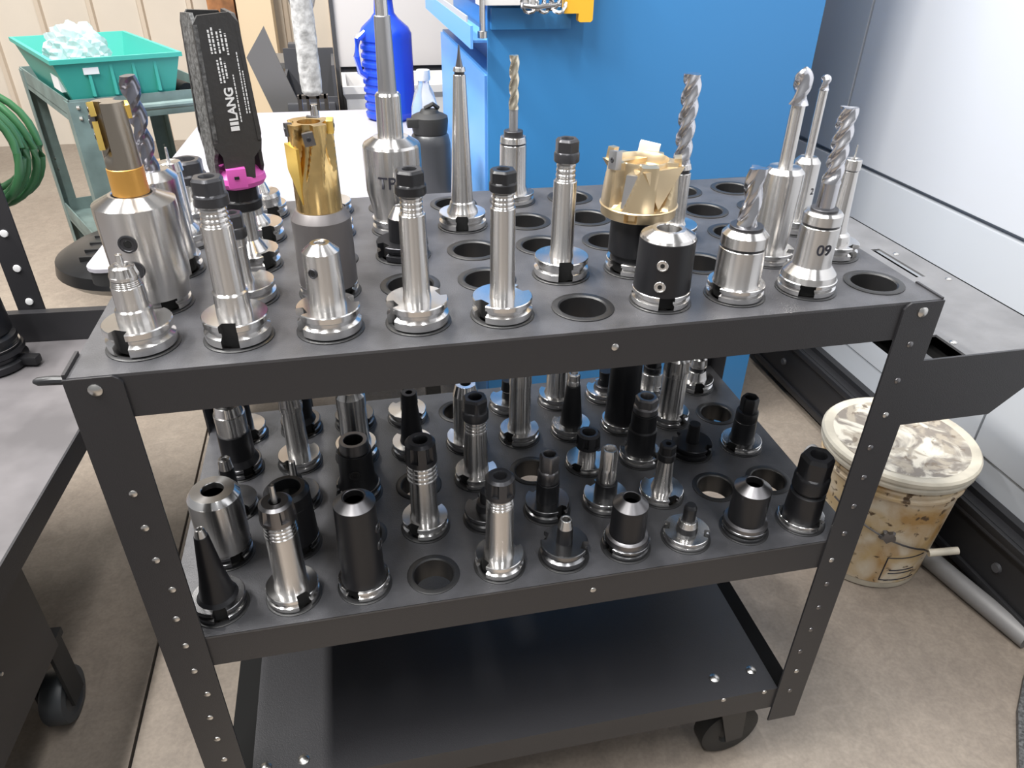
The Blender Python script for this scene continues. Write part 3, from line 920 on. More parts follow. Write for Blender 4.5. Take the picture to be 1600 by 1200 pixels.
# folded tabs at the plate's corners
MB().box(-0.003, 0.0, 0.0, 0.045, TOP - 0.0005, TOP + 0.004).build('corner_tab', 'cart_paint', cart, 0)
MB().box(CW, CW + 0.003, 0.0, 0.045, TOP - 0.0005, TOP + 0.002).build('corner_tab', 'cart_paint', cart, 0)
MB().tube([(0.0, 0.004, TOP - 0.004), (-0.012, 0.006, TOP - 0.004), (-0.026, 0.0065, TOP - 0.004), (-0.030, 0.007, TOP - 0.004)], [0.0042, 0.0046, 0.0042, 0.002], 10).build('rubber_tip', 'machine_black', cart)

# ------------------------------------------------------------------ tool holders
TOOLS = [
 {'s': 'top', 'x': 0.0562, 'y': 0.0539, 'kind': 'collet_chuck', 'cat': 'collet chuck', 'label': 'short polished collet chuck with steel slotted nut, front left corner of top shelf', 'h': 0.026, 'fm': 'bright', 'rot': -115, 'secs': [('body', 'steel', [(0.0285, 0.0172), (0.0394, 0.0165), (0.0408, 0.0146), (0.0634, 0.0144)], {}), ('neck', 'steel', [(0.0634, 0.0138), (0.0699, 0.0125)], {'ribs': 1}), ('collet_nut', 'steel', [(0.0699, 0.0131), (0.0827, 0.0112)], {'style': 'slot', 'bore': 0.0053}), ('pin', 'steel', [(0.0827, 0.0035), (0.0928, 0.0029)], {})]},
 {'s': 'top', 'x': 0.146, 'y': 0.0539, 'kind': 'collet_chuck', 'cat': 'collet chuck', 'label': 'long polished collet chuck with dark hex nut, second hole of top front row', 'h': 0.0257, 'fm': 'bright', 'rot': -98, 'secs': [('body', 'steel', [(0.0271, 0.017), (0.0479, 0.0161), (0.0492, 0.0168), (0.0506, 0.0149), (0.1164, 0.0141)], {}), ('neck', 'steel', [(0.1164, 0.013), (0.1357, 0.0116)], {'ribs': 1}), ('collet_nut', 'dark', [(0.1345, 0.0157), (0.1602, 0.0148)], {'style': 'hex', 'bore': 0.0063})]},
 {'s': 'top', 'x': 0.2357, 'y': 0.0539, 'kind': 'end_mill_holder', 'cat': 'tool holder', 'label': 'short polished cone-topped end mill holder, third hole of top front row', 'h': 0.026, 'fm': 'bright', 'rot': -160, 'secs': [('body', 'steel', [(0.0275, 0.0187), (0.0843, 0.0179), (0.0922, 0.0098)], {'bore': 0.0049}), ('set_screw', 'dark', [(0.067, 0.005)], {'screw': 1, 'az': -120})]},
 {'s': 'top', 'x': 0.3255, 'y': 0.0539, 'kind': 'collet_chuck', 'cat': 'collet chuck', 'label': 'long steel collet chuck with black hex nut, fourth hole of top front row', 'h': 0.026, 'fm': 'bright', 'rot': -160, 'secs': [('body', 'steel', [(0.0275, 0.0145), (0.0347, 0.0138), (0.116, 0.013)], {}), ('neck', 'steel', [(0.116, 0.0111), (0.1361, 0.011)], {'ribs': 1}), ('collet_nut', 'black', [(0.1349, 0.0152), (0.1586, 0.0144)], {'style': 'hex', 'bore': 0.006})]},
 {'s': 'top', 'x': 0.4152, 'y': 0.0539, 'kind': 'collet_chuck', 'cat': 'collet chuck', 'label': 'long steel collet chuck with black hex nut, fifth hole of top front row', 'h': 0.0212, 'fm': 'bright', 'rot': -150, 'secs': [('body', 'steel', [(0.0227, 0.0135), (0.0293, 0.0131), (0.1171, 0.0126)], {}), ('neck', 'steel', [(0.1171, 0.0114), (0.1344, 0.0106)], {'ribs': 1}), ('collet_nut', 'black', [(0.1332, 0.0137), (0.1544, 0.0135)], {'style': 'hex', 'bore': 0.0055})]},
 {'s': 'top', 'x': 0.5947, 'y': 0.0539, 'kind': 'end_mill_holder', 'cat': 'tool holder', 'label': 'black end mill holder with two set screws, seventh hole of top front row', 'h': 0.0166, 'fm': 'bright', 'rot': -100, 'secs': [('body', 'black', [(0.0166, 0.0311), (0.0197, 0.0311), (0.0746, 0.0299)], {}), ('rim', 'steel', [(0.0746, 0.0299), (0.0774, 0.0285), (0.0838, 0.0183)], {'bore': 0.0128}), ('set_screw', 'steel', [(0.0528, 0.0062)], {'screw': 1, 'az': -118}), ('set_screw', 'steel', [(0.0289, 0.0063)], {'screw': 1, 'az': -118})], 'shortf': 1},
 {'s': 'top', 'x': 0.6845, 'y': 0.0539, 'kind': 'end_mill_holder', 'cat': 'tool holder', 'label': 'steel holder with short fluted end mill, eighth hole of top front row', 'h': 0.0162, 'fm': 'bright', 'rot': -165, 'secs': [('body', 'steel', [(0.0162, 0.0274), (0.0194, 0.0259), (0.0575, 0.0253)], {}), ('groove', 'dark', [(0.0575, 0.0225), (0.0605, 0.0225)], {}), ('head', 'steel', [(0.0605, 0.0253), (0.0722, 0.0251), (0.0781, 0.0201)], {}), ('rim', 'dark', [(0.0781, 0.018), (0.0817, 0.018)], {}), ('end_mill', 'mill', [(0.0817, 0.0111), (0.1431, 0.0106)], {'flutes': 3, 'turns': 0.55, 'ball': 0})]},
 {'s': 'top', 'x': 0.7742, 'y': 0.0539, 'kind': 'end_mill_holder', 'cat': 'tool holder', 'label': 'steel holder handwritten 09 with long fluted end mill, ninth hole of top front row', 'h': 0.0154, 'fm': 'bright', 'rot': -120, 'secs': [('body', 'steel', [(0.0154, 0.031), (0.0217, 0.0294), (0.0312, 0.0219), (0.0366, 0.0211), (0.0767, 0.0213)], {}), ('groove', 'dark', [(0.0767, 0.0184), (0.0797, 0.0184)], {}), ('head', 'steel', [(0.0797, 0.0212), (0.0899, 0.0211), (0.0928, 0.0189)], {}), ('rim', 'dark', [(0.0928, 0.0147), (0.0957, 0.0147)], {}), ('shank', 'mill', [(0.0957, 0.0098), (0.1246, 0.0096)], {}), ('end_mill', 'mill', [(0.1232, 0.0103), (0.2, 0.0098)], {'flutes': 3, 'turns': 1.3})], 'text': ('09', 0.0482, -97, 0.017)},
 {'s': 'top', 'x': 0.0562, 'y': 0.1455, 'kind': 'indexable_mill_holder', 'cat': 'tool holder', 'label': 'large steel holder of orange indexable cutter, two side set screws, left end top shelf', 'h': 0.0153, 'fm': 'bright', 'rot': -60, 'secs': [('body', 'steel', [(0.0153, 0.033), (0.0265, 0.0341), (0.0339, 0.0373), (0.1038, 0.0394), (0.1131, 0.0392), (0.1216, 0.023)], {'bore': 0.0191}), ('set_screw', 'dark', [(0.0822, 0.0092)], {'screw': 1, 'az': -98}), ('set_screw', 'dark', [(0.0542, 0.0094)], {'screw': 1, 'az': -98}), ('cutter', 'orange', [(0.1216, 0.0172), (0.1477, 0.0169)], {}), ('cutter_head', 'cutter', [(0.1477, 0.0163), (0.2085, 0.0143)], {'mill': 1})], 'tilt': 1},
 {'s': 'top', 'x': 0.146, 'y': 0.1455, 'kind': 'collet_chuck', 'cat': 'collet chuck', 'label': 'small steel collet chuck with dark nut half hidden behind long one, second row top shelf', 'h': 0.0192, 'fm': 'bright', 'secs': [('body', 'steel', [(0.0207, 0.0105), (0.0253, 0.0091), (0.0599, 0.0089), (0.0614, 0.0102), (0.0693, 0.0102)], {}), ('collet_nut', 'dark', [(0.0693, 0.0122), (0.0958, 0.0113)], {'style': 'hex', 'bore': 0.0053})]},
 {'s': 'top', 'x': 0.2357, 'y': 0.1455, 'kind': 'shoulder_mill', 'cat': 'cutter', 'label': 'gold indexable shoulder mill in a grey holder, left half of top shelf', 'h': 0.012, 'fm': 'bright', 'rot': -45, 'secs': [('body', 'greycoat', [(0.0103, 0.0316), (0.0862, 0.0314), (0.0954, 0.0258)], {}), ('cutter', 'gold', [(0.0954, 0.0238), (0.1839, 0.023)], {'goldmill': 1})]},
 {'s': 'top', 'x': 0.505, 'y': 0.1455, 'kind': 'collet_chuck', 'cat': 'collet chuck', 'label': 'slim steel collet chuck with small dark nut, standing alone in second row top shelf', 'h': 0.0229, 'fm': 'bright', 'rot': -95, 'secs': [('body', 'steel', [(0.0245, 0.0144), (0.0309, 0.0135), (0.112, 0.0132)], {}), ('neck', 'steel', [(0.112, 0.0114), (0.134, 0.0106)], {'ribs': 1}), ('collet_nut', 'dark', [(0.1326, 0.0141), (0.1574, 0.0132)], {'style': 'hex', 'bore': 0.0062})]},
 {'s': 'top', 'x': 0.5947, 'y': 0.1455, 'kind': 'face_mill', 'cat': 'cutter', 'label': 'champagne gold face mill on black arbor, centre right of top shelf', 'h': 0.0147, 'fm': 'bright', 'rot': -150, 'secs': [('neck', 'black', [(0.0147, 0.0279), (0.0229, 0.0262)], {}), ('arbor', 'black', [(0.0229, 0.0308), (0.0798, 0.0298)], {}), ('ring', 'champagne', [(0.0691, 0.0434), (0.0821, 0.0453)], {'slots': 2}), ('cutter', 'champagne', [(0.0821, 0.0438), (0.1315, 0.0403)], {'facemill': 1})]},
 {'s': 'top', 'x': 0.7742, 'y': 0.1455, 'kind': 'ball_mill_holder', 'cat': 'tool holder', 'label': 'steel holder with long thin shank and fluted tip, right part of top shelf', 'h': 0.0136, 'fm': 'bright', 'rot': -40, 'secs': [('body', 'steel', [(0.0153, 0.0209), (0.0204, 0.0216), (0.0932, 0.0238), (0.1093, 0.0235), (0.1146, 0.0189)], {}), ('shank', 'steel', [(0.1146, 0.0083), (0.1846, 0.008)], {}), ('end_mill', 'mill', [(0.1846, 0.0109), (0.2243, 0.0099)], {'flutes': 2, 'turns': 0.6, 'ball': 1})]},
 {'s': 'top', 'x': 0.864, 'y': 0.1455, 'kind': 'collet_chuck', 'cat': 'collet chuck', 'label': 'slim tapered steel chuck with tiny pin, rightmost in second row top shelf', 'h': 0.0168, 'fm': 'bright', 'rot': -60, 'secs': [('body', 'steel', [(0.0185, 0.0196), (0.0262, 0.0179), (0.0296, 0.0138), (0.038, 0.0121), (0.1058, 0.0089)], {}), ('collet_nut', 'steel', [(0.1074, 0.0101), (0.1196, 0.0096)], {'bore': 0.0038}), ('pin', 'steel', [(0.1196, 0.0012), (0.1362, 0.0008)], {})]},
 {'s': 'top', 'x': 0.0562, 'y': 0.2371, 'kind': 'end_mill_holder', 'cat': 'tool holder', 'label': 'steel holder with dark fluted end mill, standing behind the large orange cutter', 'h': 0.0184, 'fm': 'bright', 'rot': -30, 'secs': [('body', 'steel', [(0.0184, 0.0278), (0.1099, 0.0263), (0.1127, 0.0248), (0.1191, 0.0183)], {}), ('end_mill', 'darkmill', [(0.1184, 0.0102), (0.2154, 0.0099)], {'flutes': 2, 'turns': 1.7})]},
 {'s': 'top', 'x': 0.146, 'y': 0.2371, 'kind': 'cleaning_fan', 'cat': 'cleaning fan', 'label': 'dark folded cleaning fan with pink hub on a collet chuck, left of top shelf', 'h': 0.02, 'fm': 'bright', 'rot': -45, 'secs': [('body', 'steel', [(0.02, 0.0199), (0.0265, 0.0153), (0.0329, 0.0114), (0.0704, 0.0111)], {}), ('collet_nut', 'black', [(0.0704, 0.0215), (0.0989, 0.0211)], {'style': 'hex'}), ('hub', 'pink', [(0.0989, 0.0262), (0.1047, 0.0298), (0.1106, 0.0289), (0.1178, 0.0216)], {'fan': 1})], 'fan': 1},
 {'s': 'top', 'x': 0.3255, 'y': 0.2371, 'kind': 'end_mill_holder', 'cat': 'tool holder', 'label': 'small black end mill holder with steel chamfer, behind fourth front chuck on top shelf', 'h': 0.0191, 'fm': 'bright', 'rot': -150, 'secs': [('body', 'black', [(0.0208, 0.0159), (0.0487, 0.0156)], {}), ('rim', 'steel', [(0.0487, 0.0156), (0.0624, 0.0077)], {'bore': 0.0054})], 'fdark': 1},
 {'s': 'top', 'x': 0.6845, 'y': 0.2371, 'kind': 'end_mill_holder', 'cat': 'tool holder', 'label': 'slim steel holder with tall three flute end mill, behind the face mill', 'h': 0.0181, 'fm': 'bright', 'rot': -120, 'secs': [('body', 'steel', [(0.0181, 0.0171), (0.0225, 0.0145), (0.0864, 0.014)], {}), ('rim', 'dark', [(0.0864, 0.0123), (0.0913, 0.0123)], {}), ('head', 'steel', [(0.0913, 0.0139), (0.0979, 0.0122)], {}), ('end_mill', 'mill', [(0.0979, 0.0114), (0.2038, 0.0115)], {'flutes': 3, 'turns': 1.45})]},
 {'s': 'top', 'x': 0.864, 'y': 0.2371, 'kind': 'ball_mill_holder', 'cat': 'tool holder', 'label': 'steel holder marked 2 with thin ball nose cutter, right rear of top shelf', 'h': 0.0179, 'fm': 'bright', 'rot': -50, 'secs': [('body', 'steel', [(0.0179, 0.0194), (0.0251, 0.0176), (0.0847, 0.017), (0.0915, 0.017), (0.0982, 0.0118)], {}), ('shank', 'steel', [(0.0982, 0.0055), (0.1812, 0.0056)], {}), ('end_mill', 'mill', [(0.1812, 0.0064), (0.1992, 0.0072)], {'flutes': 2, 'turns': 0.4, 'ball': 1})], 'text': ('2', 0.0519, -70, 0.012)},
 {'s': 'top', 'x': 0.0562, 'y': 0.3286, 'kind': 'drill_holder', 'cat': 'tool holder', 'label': 'steel drill holder with thin pin, behind the dark fluted end mill on top shelf', 'h': 0.0161, 'fm': 'bright', 'rot': -10, 'secs': [('body', 'steel', [(0.0178, 0.018), (0.0246, 0.013), (0.0915, 0.0125)], {}), ('collet_nut', 'steel', [(0.0915, 0.0149), (0.1024, 0.0132)], {'bore': 0.0023}), ('pin', 'steel', [(0.1008, 0.002), (0.1192, 0.0015)], {})]},
 {'s': 'top', 'x': 0.146, 'y': 0.3286, 'kind': 'collet_chuck', 'cat': 'collet chuck', 'label': 'low steel chuck half hidden behind the pink fan hub, fourth row top shelf', 'h': 0.0207, 'fm': 'bright', 'rot': -60, 'secs': [('body', 'steel', [(0.0225, 0.0166), (0.0319, 0.0099), (0.0513, 0.0098)], {}), ('collet_nut', 'steel', [(0.0513, 0.0114), (0.0645, 0.0105)], {'style': 'hex', 'bore': 0.0049})]},
 {'s': 'top', 'x': 0.2357, 'y': 0.3286, 'kind': 'wrapped_cutter', 'cat': 'cutter', 'label': 'upright cutter shank wrapped in bubble film, behind the gold shoulder mill', 'h': 0.0178, 'fm': 'bright', 'rot': -60, 'secs': [('body', 'dark', [(0.0187, 0.0186), (0.0565, 0.0166)], {}), ('shank', 'steel', [(0.0565, 0.005), (0.1633, 0.0051)], {}), ('jaw', 'darksteel', [(0.1611, 0.0078), (0.1744, 0.0108)], {'jaw': 1}), ('wrap', 'wrap', [(0.1744, 0.0116), (0.3061, 0.0128)], {'lumpy': 1})]},
 {'s': 'top', 'x': 0.3255, 'y': 0.3286, 'kind': 'end_mill_holder', 'cat': 'tool holder', 'label': 'tall stepped steel holder handwritten TP, rising past the picture top edge', 'h': 0.0185, 'fm': 'bright', 'rot': -30, 'secs': [('body', 'steel', [(0.0203, 0.0293), (0.0309, 0.0308), (0.0379, 0.0324), (0.0552, 0.0363), (0.0937, 0.0372), (0.1115, 0.0368), (0.1147, 0.0351), (0.1227, 0.0228)], {}), ('sleeve', 'steel', [(0.1195, 0.0163), (0.172, 0.0158), (0.175, 0.0142)], {}), ('shank', 'satin', [(0.1735, 0.0114), (0.26, 0.0097)], {}), ('tip', 'steel', [(0.26, 0.0075), (0.3158, 0.0065)], {})], 'text': ('TP', 0.0654, -107, 0.021)},
 {'s': 'top', 'x': 0.4152, 'y': 0.3286, 'kind': 'tapered_holder', 'cat': 'tool holder', 'label': 'tall slim tapered steel holder with pointed tip, left of the blue cabinet corner', 'h': 0.0194, 'fm': 'bright', 'rot': -100, 'secs': [('body', 'steel', [(0.0212, 0.021), (0.0275, 0.0174), (0.0328, 0.0165), (0.0346, 0.0148), (0.1937, 0.0079)], {}), ('ring', 'dark', [(0.1937, 0.0064), (0.1974, 0.0063)], {}), ('collet_nut', 'steel', [(0.1974, 0.0079), (0.2025, 0.0071)], {}), ('tip', 'darksteel', [(0.2025, 0.0047), (0.2127, 0.0024), (0.2271, 0.0008)], {})]},
 {'s': 'top', 'x': 0.0562, 'y': 0.4202, 'kind': 'collet_chuck', 'cat': 'collet chuck', 'label': 'steel collet chuck with large dark nut, rear left corner of top shelf', 'h': 0.0157, 'fm': 'bright', 'rot': -20, 'secs': [('body', 'steel', [(0.0175, 0.0212), (0.0266, 0.0167), (0.0496, 0.0156)], {}), ('collet_nut', 'dark', [(0.0496, 0.0235), (0.0807, 0.0222)], {'style': 'hex', 'bore': 0.012})]},
 {'s': 'top', 'x': 0.146, 'y': 0.4202, 'kind': 'knurled_chuck', 'cat': 'collet chuck', 'label': 'steel chuck with slanted neck partly behind the pink hub, rear row top shelf', 'h': 0.0161, 'fm': 'bright', 'rot': -60, 'secs': [('ring', 'steel', [(0.0161, 0.0252), (0.0271, 0.0259), (0.0325, 0.0241)], {}), ('body', 'steel', [(0.0325, 0.0125), (0.0451, 0.008)], {})]},
 {'s': 'top', 'x': 0.2357, 'y': 0.4202, 'kind': 'collet_chuck', 'cat': 'collet chuck', 'label': 'short dark stub holder peeking out right of the gold mill, rear row', 'h': 0.0148, 'fm': 'bright', 'rot': -60, 'secs': [('body', 'black', [(0.0157, 0.0183), (0.0277, 0.0163)], {}), ('collet_nut', 'black', [(0.0277, 0.0182), (0.0388, 0.0172)], {'style': 'hex', 'bore': 0.0072})]},
 {'s': 'top', 'x': 0.505, 'y': 0.4202, 'kind': 'end_mill_holder', 'cat': 'tool holder', 'label': 'steel holder with bronze fluted end mill, rear row before the blue cabinet', 'h': 0.0144, 'fm': 'bright', 'rot': -150, 'secs': [('body', 'steel', [(0.0154, 0.023), (0.0231, 0.02), (0.083, 0.0194)], {}), ('groove', 'dark', [(0.083, 0.0176), (0.0857, 0.0176)], {}), ('head', 'steel', [(0.0857, 0.0194), (0.0938, 0.0184)], {}), ('rim', 'dark', [(0.0938, 0.0138), (0.1019, 0.0138)], {}), ('shank', 'satin', [(0.101, 0.0064), (0.1326, 0.0063)], {}), ('end_mill', 'bronze', [(0.1309, 0.0072), (0.2009, 0.007)], {'flutes': 3, 'turns': 1.1})]},
 {'s': 'mid', 'x': 0.0601, 'y': 0.0452, 'kind': 'tapered_holder', 'cat': 'tool holder', 'label': 'slender black tapered holder with steel tip, front left corner of middle shelf', 'h': 0.0196, 'fm': 'dkflange', 'rot': -80, 'secs': [('body', 'black', [(0.0196, 0.0251), (0.0241, 0.0211), (0.053, 0.0154), (0.1179, 0.0081)], {}), ('tip', 'steel', [(0.1179, 0.0074), (0.128, 0.0051)], {'bore': 0.0029})]},
 {'s': 'mid', 'x': 0.1481, 'y': 0.0452, 'kind': 'collet_chuck', 'cat': 'collet chuck', 'label': 'steel collet chuck with grey nut and pin, second hole of middle front row', 'h': 0.0208, 'fm': 'bright', 'rot': -60, 'secs': [('body', 'steel', [(0.022, 0.0215), (0.031, 0.0198), (0.1075, 0.019)], {}), ('neck', 'steel', [(0.1075, 0.0197), (0.1278, 0.018)], {'ribs': 1}), ('collet_nut', 'darksteel', [(0.1278, 0.021), (0.1554, 0.0191)], {'style': 'slot', 'bore': 0.0066}), ('pin', 'steel', [(0.1535, 0.0037), (0.1784, 0.0029)], {})]},
 {'s': 'mid', 'x': 0.2362, 'y': 0.0452, 'kind': 'end_mill_holder', 'cat': 'tool holder', 'label': 'black end mill holder with grey chamfered mouth, third hole of middle front row', 'h': 0.017, 'fm': 'bright', 'rot': -120, 'secs': [('body', 'black', [(0.017, 0.0285), (0.0239, 0.0268), (0.1384, 0.025)], {}), ('rim', 'darksteel', [(0.1384, 0.025), (0.1473, 0.0151)], {'bore': 0.0121}), ('set_screw', 'dark', [(0.1016, 0.007)], {'screw': 1, 'az': -20}), ('set_screw', 'dark', [(0.074, 0.0071)], {'screw': 1, 'az': -20})]},
 {'s': 'mid', 'x': 0.4123, 'y': 0.0452, 'kind': 'collet_chuck', 'cat': 'collet chuck', 'label': 'bright steel collet chuck with dark nut, fifth hole of middle front row', 'h': 0.0228, 'fm': 'bright', 'rot': -150, 'secs': [('body', 'steel', [(0.024, 0.0201), (0.0321, 0.0184), (0.106, 0.0176)], {}), ('neck', 'steel', [(0.106, 0.0176), (0.1228, 0.0151)], {'ribs': 1}), ('collet_nut', 'dark', [(0.1207, 0.0191), (0.1513, 0.0179)], {'style': 'slot', 'bore': 0.0078})]},
 {'s': 'mid', 'x': 0.5004, 'y': 0.0452, 'kind': 'stub_arbor', 'cat': 'arbor', 'label': 'wide flanged dark arbor with small steel cap, sixth hole of middle front row', 'h': 0.0255, 'fm': 'dkflange', 'rot': -30, 'secs': [('body', 'black', [(0.0255, 0.0111), (0.0509, 0.0101)], {}), ('cap', 'steel', [(0.0509, 0.0101), (0.0644, 0.0075)], {'bore': 0.005})]},
 {'s': 'mid', 'x': 0.5884, 'y': 0.0452, 'kind': 'end_mill_holder', 'cat': 'tool holder', 'label': 'black end mill holder with grey chamfer, seventh hole of middle front row', 'h': 0.0158, 'fm': 'dkflange', 'rot': -160, 'secs': [('collar', 'darksteel', [(0.0158, 0.0296), (0.0229, 0.0287), (0.0253, 0.0243)], {}), ('body', 'black', [(0.0229, 0.0243), (0.0756, 0.0236)], {}), ('rim', 'darksteel', [(0.0756, 0.0236), (0.0867, 0.0126)], {'bore': 0.0109})]},
 {'s': 'mid', 'x': 0.6765, 'y': 0.0452, 'kind': 'stub_arbor', 'cat': 'arbor', 'label': 'short two step steel arbor, eighth hole of middle front row', 'h': 0.0136, 'fm': 'bright', 'rot': -30, 'secs': [('body', 'black', [(0.0136, 0.0151), (0.0232, 0.0141)], {}), ('step', 'steel', [(0.0232, 0.0141), (0.0327, 0.0123)], {}), ('cap', 'black', [(0.0327, 0.0088), (0.0536, 0.0087), (0.0582, 0.0069)], {})]},
 {'s': 'mid', 'x': 0.7646, 'y': 0.0452, 'kind': 'end_mill_holder', 'cat': 'tool holder', 'label': 'black end mill holder with grey chamfer, ninth hole of middle front row', 'h': 0.0132, 'fm': 'dkflange', 'rot': -30, 'secs': [('collar', 'darksteel', [(0.0132, 0.0306), (0.018, 0.0297), (0.0204, 0.0251)], {}), ('body', 'black', [(0.0192, 0.0252), (0.0741, 0.0253)], {}), ('rim', 'darksteel', [(0.0741, 0.0253), (0.0842, 0.013)], {'bore': 0.0113})]},
 {'s': 'mid', 'x': 0.8526, 'y': 0.0452, 'kind': 'collet_chuck', 'cat': 'collet chuck', 'label': 'black collet chuck with tall hex nut, front right corner of middle shelf', 'h': 0.012, 'fm': 'bright', 'rot': -60, 'secs': [('body', 'black', [(0.0132, 0.0256), (0.0538, 0.0242), (0.0561, 0.0197), (0.0608, 0.0196)], {}), ('collet_nut', 'black', [(0.0596, 0.0241), (0.1171, 0.0225)], {'style': 'hex', 'bore': 0.0104})]},
 {'s': 'mid', 'x': 0.0601, 'y': 0.1367, 'kind': 'end_mill_holder', 'cat': 'tool holder', 'label': 'large steel end mill holder with bright white rim, left side of middle shelf', 'h': 0.0195, 'fm': 'dkflange', 'rot': -60, 'secs': [('body', 'steel', [(0.0195, 0.0306), (0.0311, 0.0321), (0.0848, 0.0328), (0.102, 0.0325)], {}), ('rim', 'bright', [(0.102, 0.0325), (0.1104, 0.0275)], {'bore': 0.0137})]},
 {'s': 'mid', 'x': 0.1481, 'y': 0.1367, 'kind': 'end_mill_holder', 'cat': 'tool holder', 'label': 'wide mouthed black end mill holder, behind the second front chuck of middle shelf', 'h': 0.0169, 'fm': 'dkflange', 'rot': -60, 'secs': [('body', 'black', [(0.0169, 0.0312), (0.0762, 0.0294)], {}), ('rim', 'black', [(0.0762, 0.0294), (0.0937, 0.0291), (0.0991, 0.0248)], {'bore': 0.0182})]},
 {'s': 'mid', 'x': 0.3243, 'y': 0.1367, 'kind': 'collet_chuck', 'cat': 'collet chuck', 'label': 'steel collet chuck with slotted dark nut, second row above empty front hole, middle shelf', 'h': 0.0214, 'fm': 'bright', 'rot': -130, 'secs': [('body', 'steel', [(0.0226, 0.0205), (0.0297, 0.0187), (0.0902, 0.0181)], {}), ('neck', 'steel', [(0.0902, 0.0207), (0.1175, 0.0195)], {'ribs': 1}), ('collet_nut', 'dark', [(0.1153, 0.0212), (0.1512, 0.02)], {'style': 'slot', 'bore': 0.0092})]},
 {'s': 'mid', 'x': 0.4123, 'y': 0.1367, 'kind': 'stub_arbor', 'cat': 'arbor', 'label': 'black stub arbor behind the fifth front chuck of middle shelf', 'h': 0.0202, 'fm': 'dkflange', 'rot': -60, 'secs': [('body', 'black', [(0.0202, 0.0163), (0.0298, 0.0144), (0.031, 0.0099), (0.0498, 0.0098)], {})]},
 {'s': 'mid', 'x': 0.5004, 'y': 0.1367, 'kind': 'collet_chuck', 'cat': 'collet chuck', 'label': 'black collet chuck with grey ring nut, sixth hole of middle second row', 'h': 0.0208, 'fm': 'dkflange', 'rot': -60, 'secs': [('body', 'black', [(0.022, 0.0166), (0.0541, 0.0163)], {}), ('collet_nut', 'darksteel', [(0.0541, 0.0154), (0.102, 0.0141)], {'style': 'hex', 'bore': 0.0079})]},
 {'s': 'mid', 'x': 0.5884, 'y': 0.1367, 'kind': 'collet_chuck', 'cat': 'collet chuck', 'label': 'slim collet chuck with black base and bright steel nut, middle of middle shelf', 'h': 0.0181, 'fm': 'bright', 'rot': -60, 'secs': [('body', 'black', [(0.0193, 0.0168), (0.0399, 0.0157)], {}), ('collet_nut', 'steel', [(0.0399, 0.013), (0.0979, 0.0126)], {'style': 'hex', 'bore': 0.0072})]},
 {'s': 'mid', 'x': 0.6765, 'y': 0.1367, 'kind': 'collet_chuck', 'cat': 'collet chuck', 'label': 'slender fluted steel collet chuck with black hex cap, right half of middle shelf', 'h': 0.0134, 'fm': 'bright', 'rot': -75, 'secs': [('body', 'steel', [(0.0146, 0.0162), (0.0257, 0.0133), (0.0664, 0.0111)], {}), ('collet_nut', 'black', [(0.0664, 0.013), (0.0942, 0.0119)], {'style': 'hex', 'bore': 0.0037})]},
 {'s': 'mid', 'x': 0.0601, 'y': 0.2283, 'kind': 'stub_arbor', 'cat': 'arbor', 'label': 'thin dark arbor with small white ring, left edge of middle shelf', 'h': 0.0168, 'fm': 'dkflange', 'rot': -60, 'secs': [('body', 'black', [(0.0168, 0.011), (0.0731, 0.0098)], {}), ('cap', 'bright', [(0.0731, 0.0098), (0.0889, 0.008)], {'bore': 0.0035})]},
 {'s': 'mid', 'x': 0.1481, 'y': 0.2283, 'kind': 'stub_arbor', 'cat': 'arbor', 'label': 'dark arbor with steel screw tip, before the white flanged chuck on middle shelf', 'h': 0.0166, 'fm': 'dkflange', 'rot': -60, 'secs': [('body', 'black', [(0.0166, 0.0121), (0.0441, 0.0101)], {}), ('tip', 'steel', [(0.0441, 0.0055), (0.071, 0.0045)], {})]},
 {'s': 'mid', 'x': 0.2362, 'y': 0.2283, 'kind': 'end_mill_holder', 'cat': 'tool holder', 'label': 'black end mill holder with grey ring mouth, behind third front holder middle shelf', 'h': 0.0204, 'fm': 'dkflange', 'rot': -160, 'secs': [('body', 'black', [(0.0204, 0.0302), (0.0301, 0.0254), (0.0797, 0.0238)], {}), ('rim', 'darksteel', [(0.0797, 0.0211), (0.0968, 0.02)], {'bore': 0.0136}), ('set_screw', 'black', [(0.0505, 0.0084)], {'screw': 1, 'az': -95})]},
 {'s': 'mid', 'x': 0.4123, 'y': 0.2283, 'kind': 'collet_chuck', 'cat': 'collet chuck', 'label': 'tall steel collet chuck with rounded dark nut, centre of middle shelf', 'h': 0.0172, 'fm': 'bright', 'rot': -140, 'secs': [('body', 'steel', [(0.0184, 0.0195), (0.0258, 0.0184), (0.0904, 0.0169)], {}), ('neck', 'steel', [(0.0904, 0.0169), (0.1133, 0.0158)], {'ribs': 1}), ('collet_nut', 'dark', [(0.111, 0.0195), (0.1478, 0.0183)], {'style': 'hex', 'bore': 0.0091})]},
 {'s': 'mid', 'x': 0.5884, 'y': 0.2283, 'kind': 'collet_chuck', 'cat': 'collet chuck', 'label': 'short collet chuck with ribbed steel neck and dark nut, middle of middle shelf', 'h': 0.012, 'fm': 'bright', 'rot': -140, 'secs': [('body', 'steel', [(0.0116, 0.0141), (0.0367, 0.0129)], {}), ('collet_nut', 'dark', [(0.0342, 0.0189), (0.0613, 0.0177)], {'style': 'slot', 'bore': 0.0098})]},
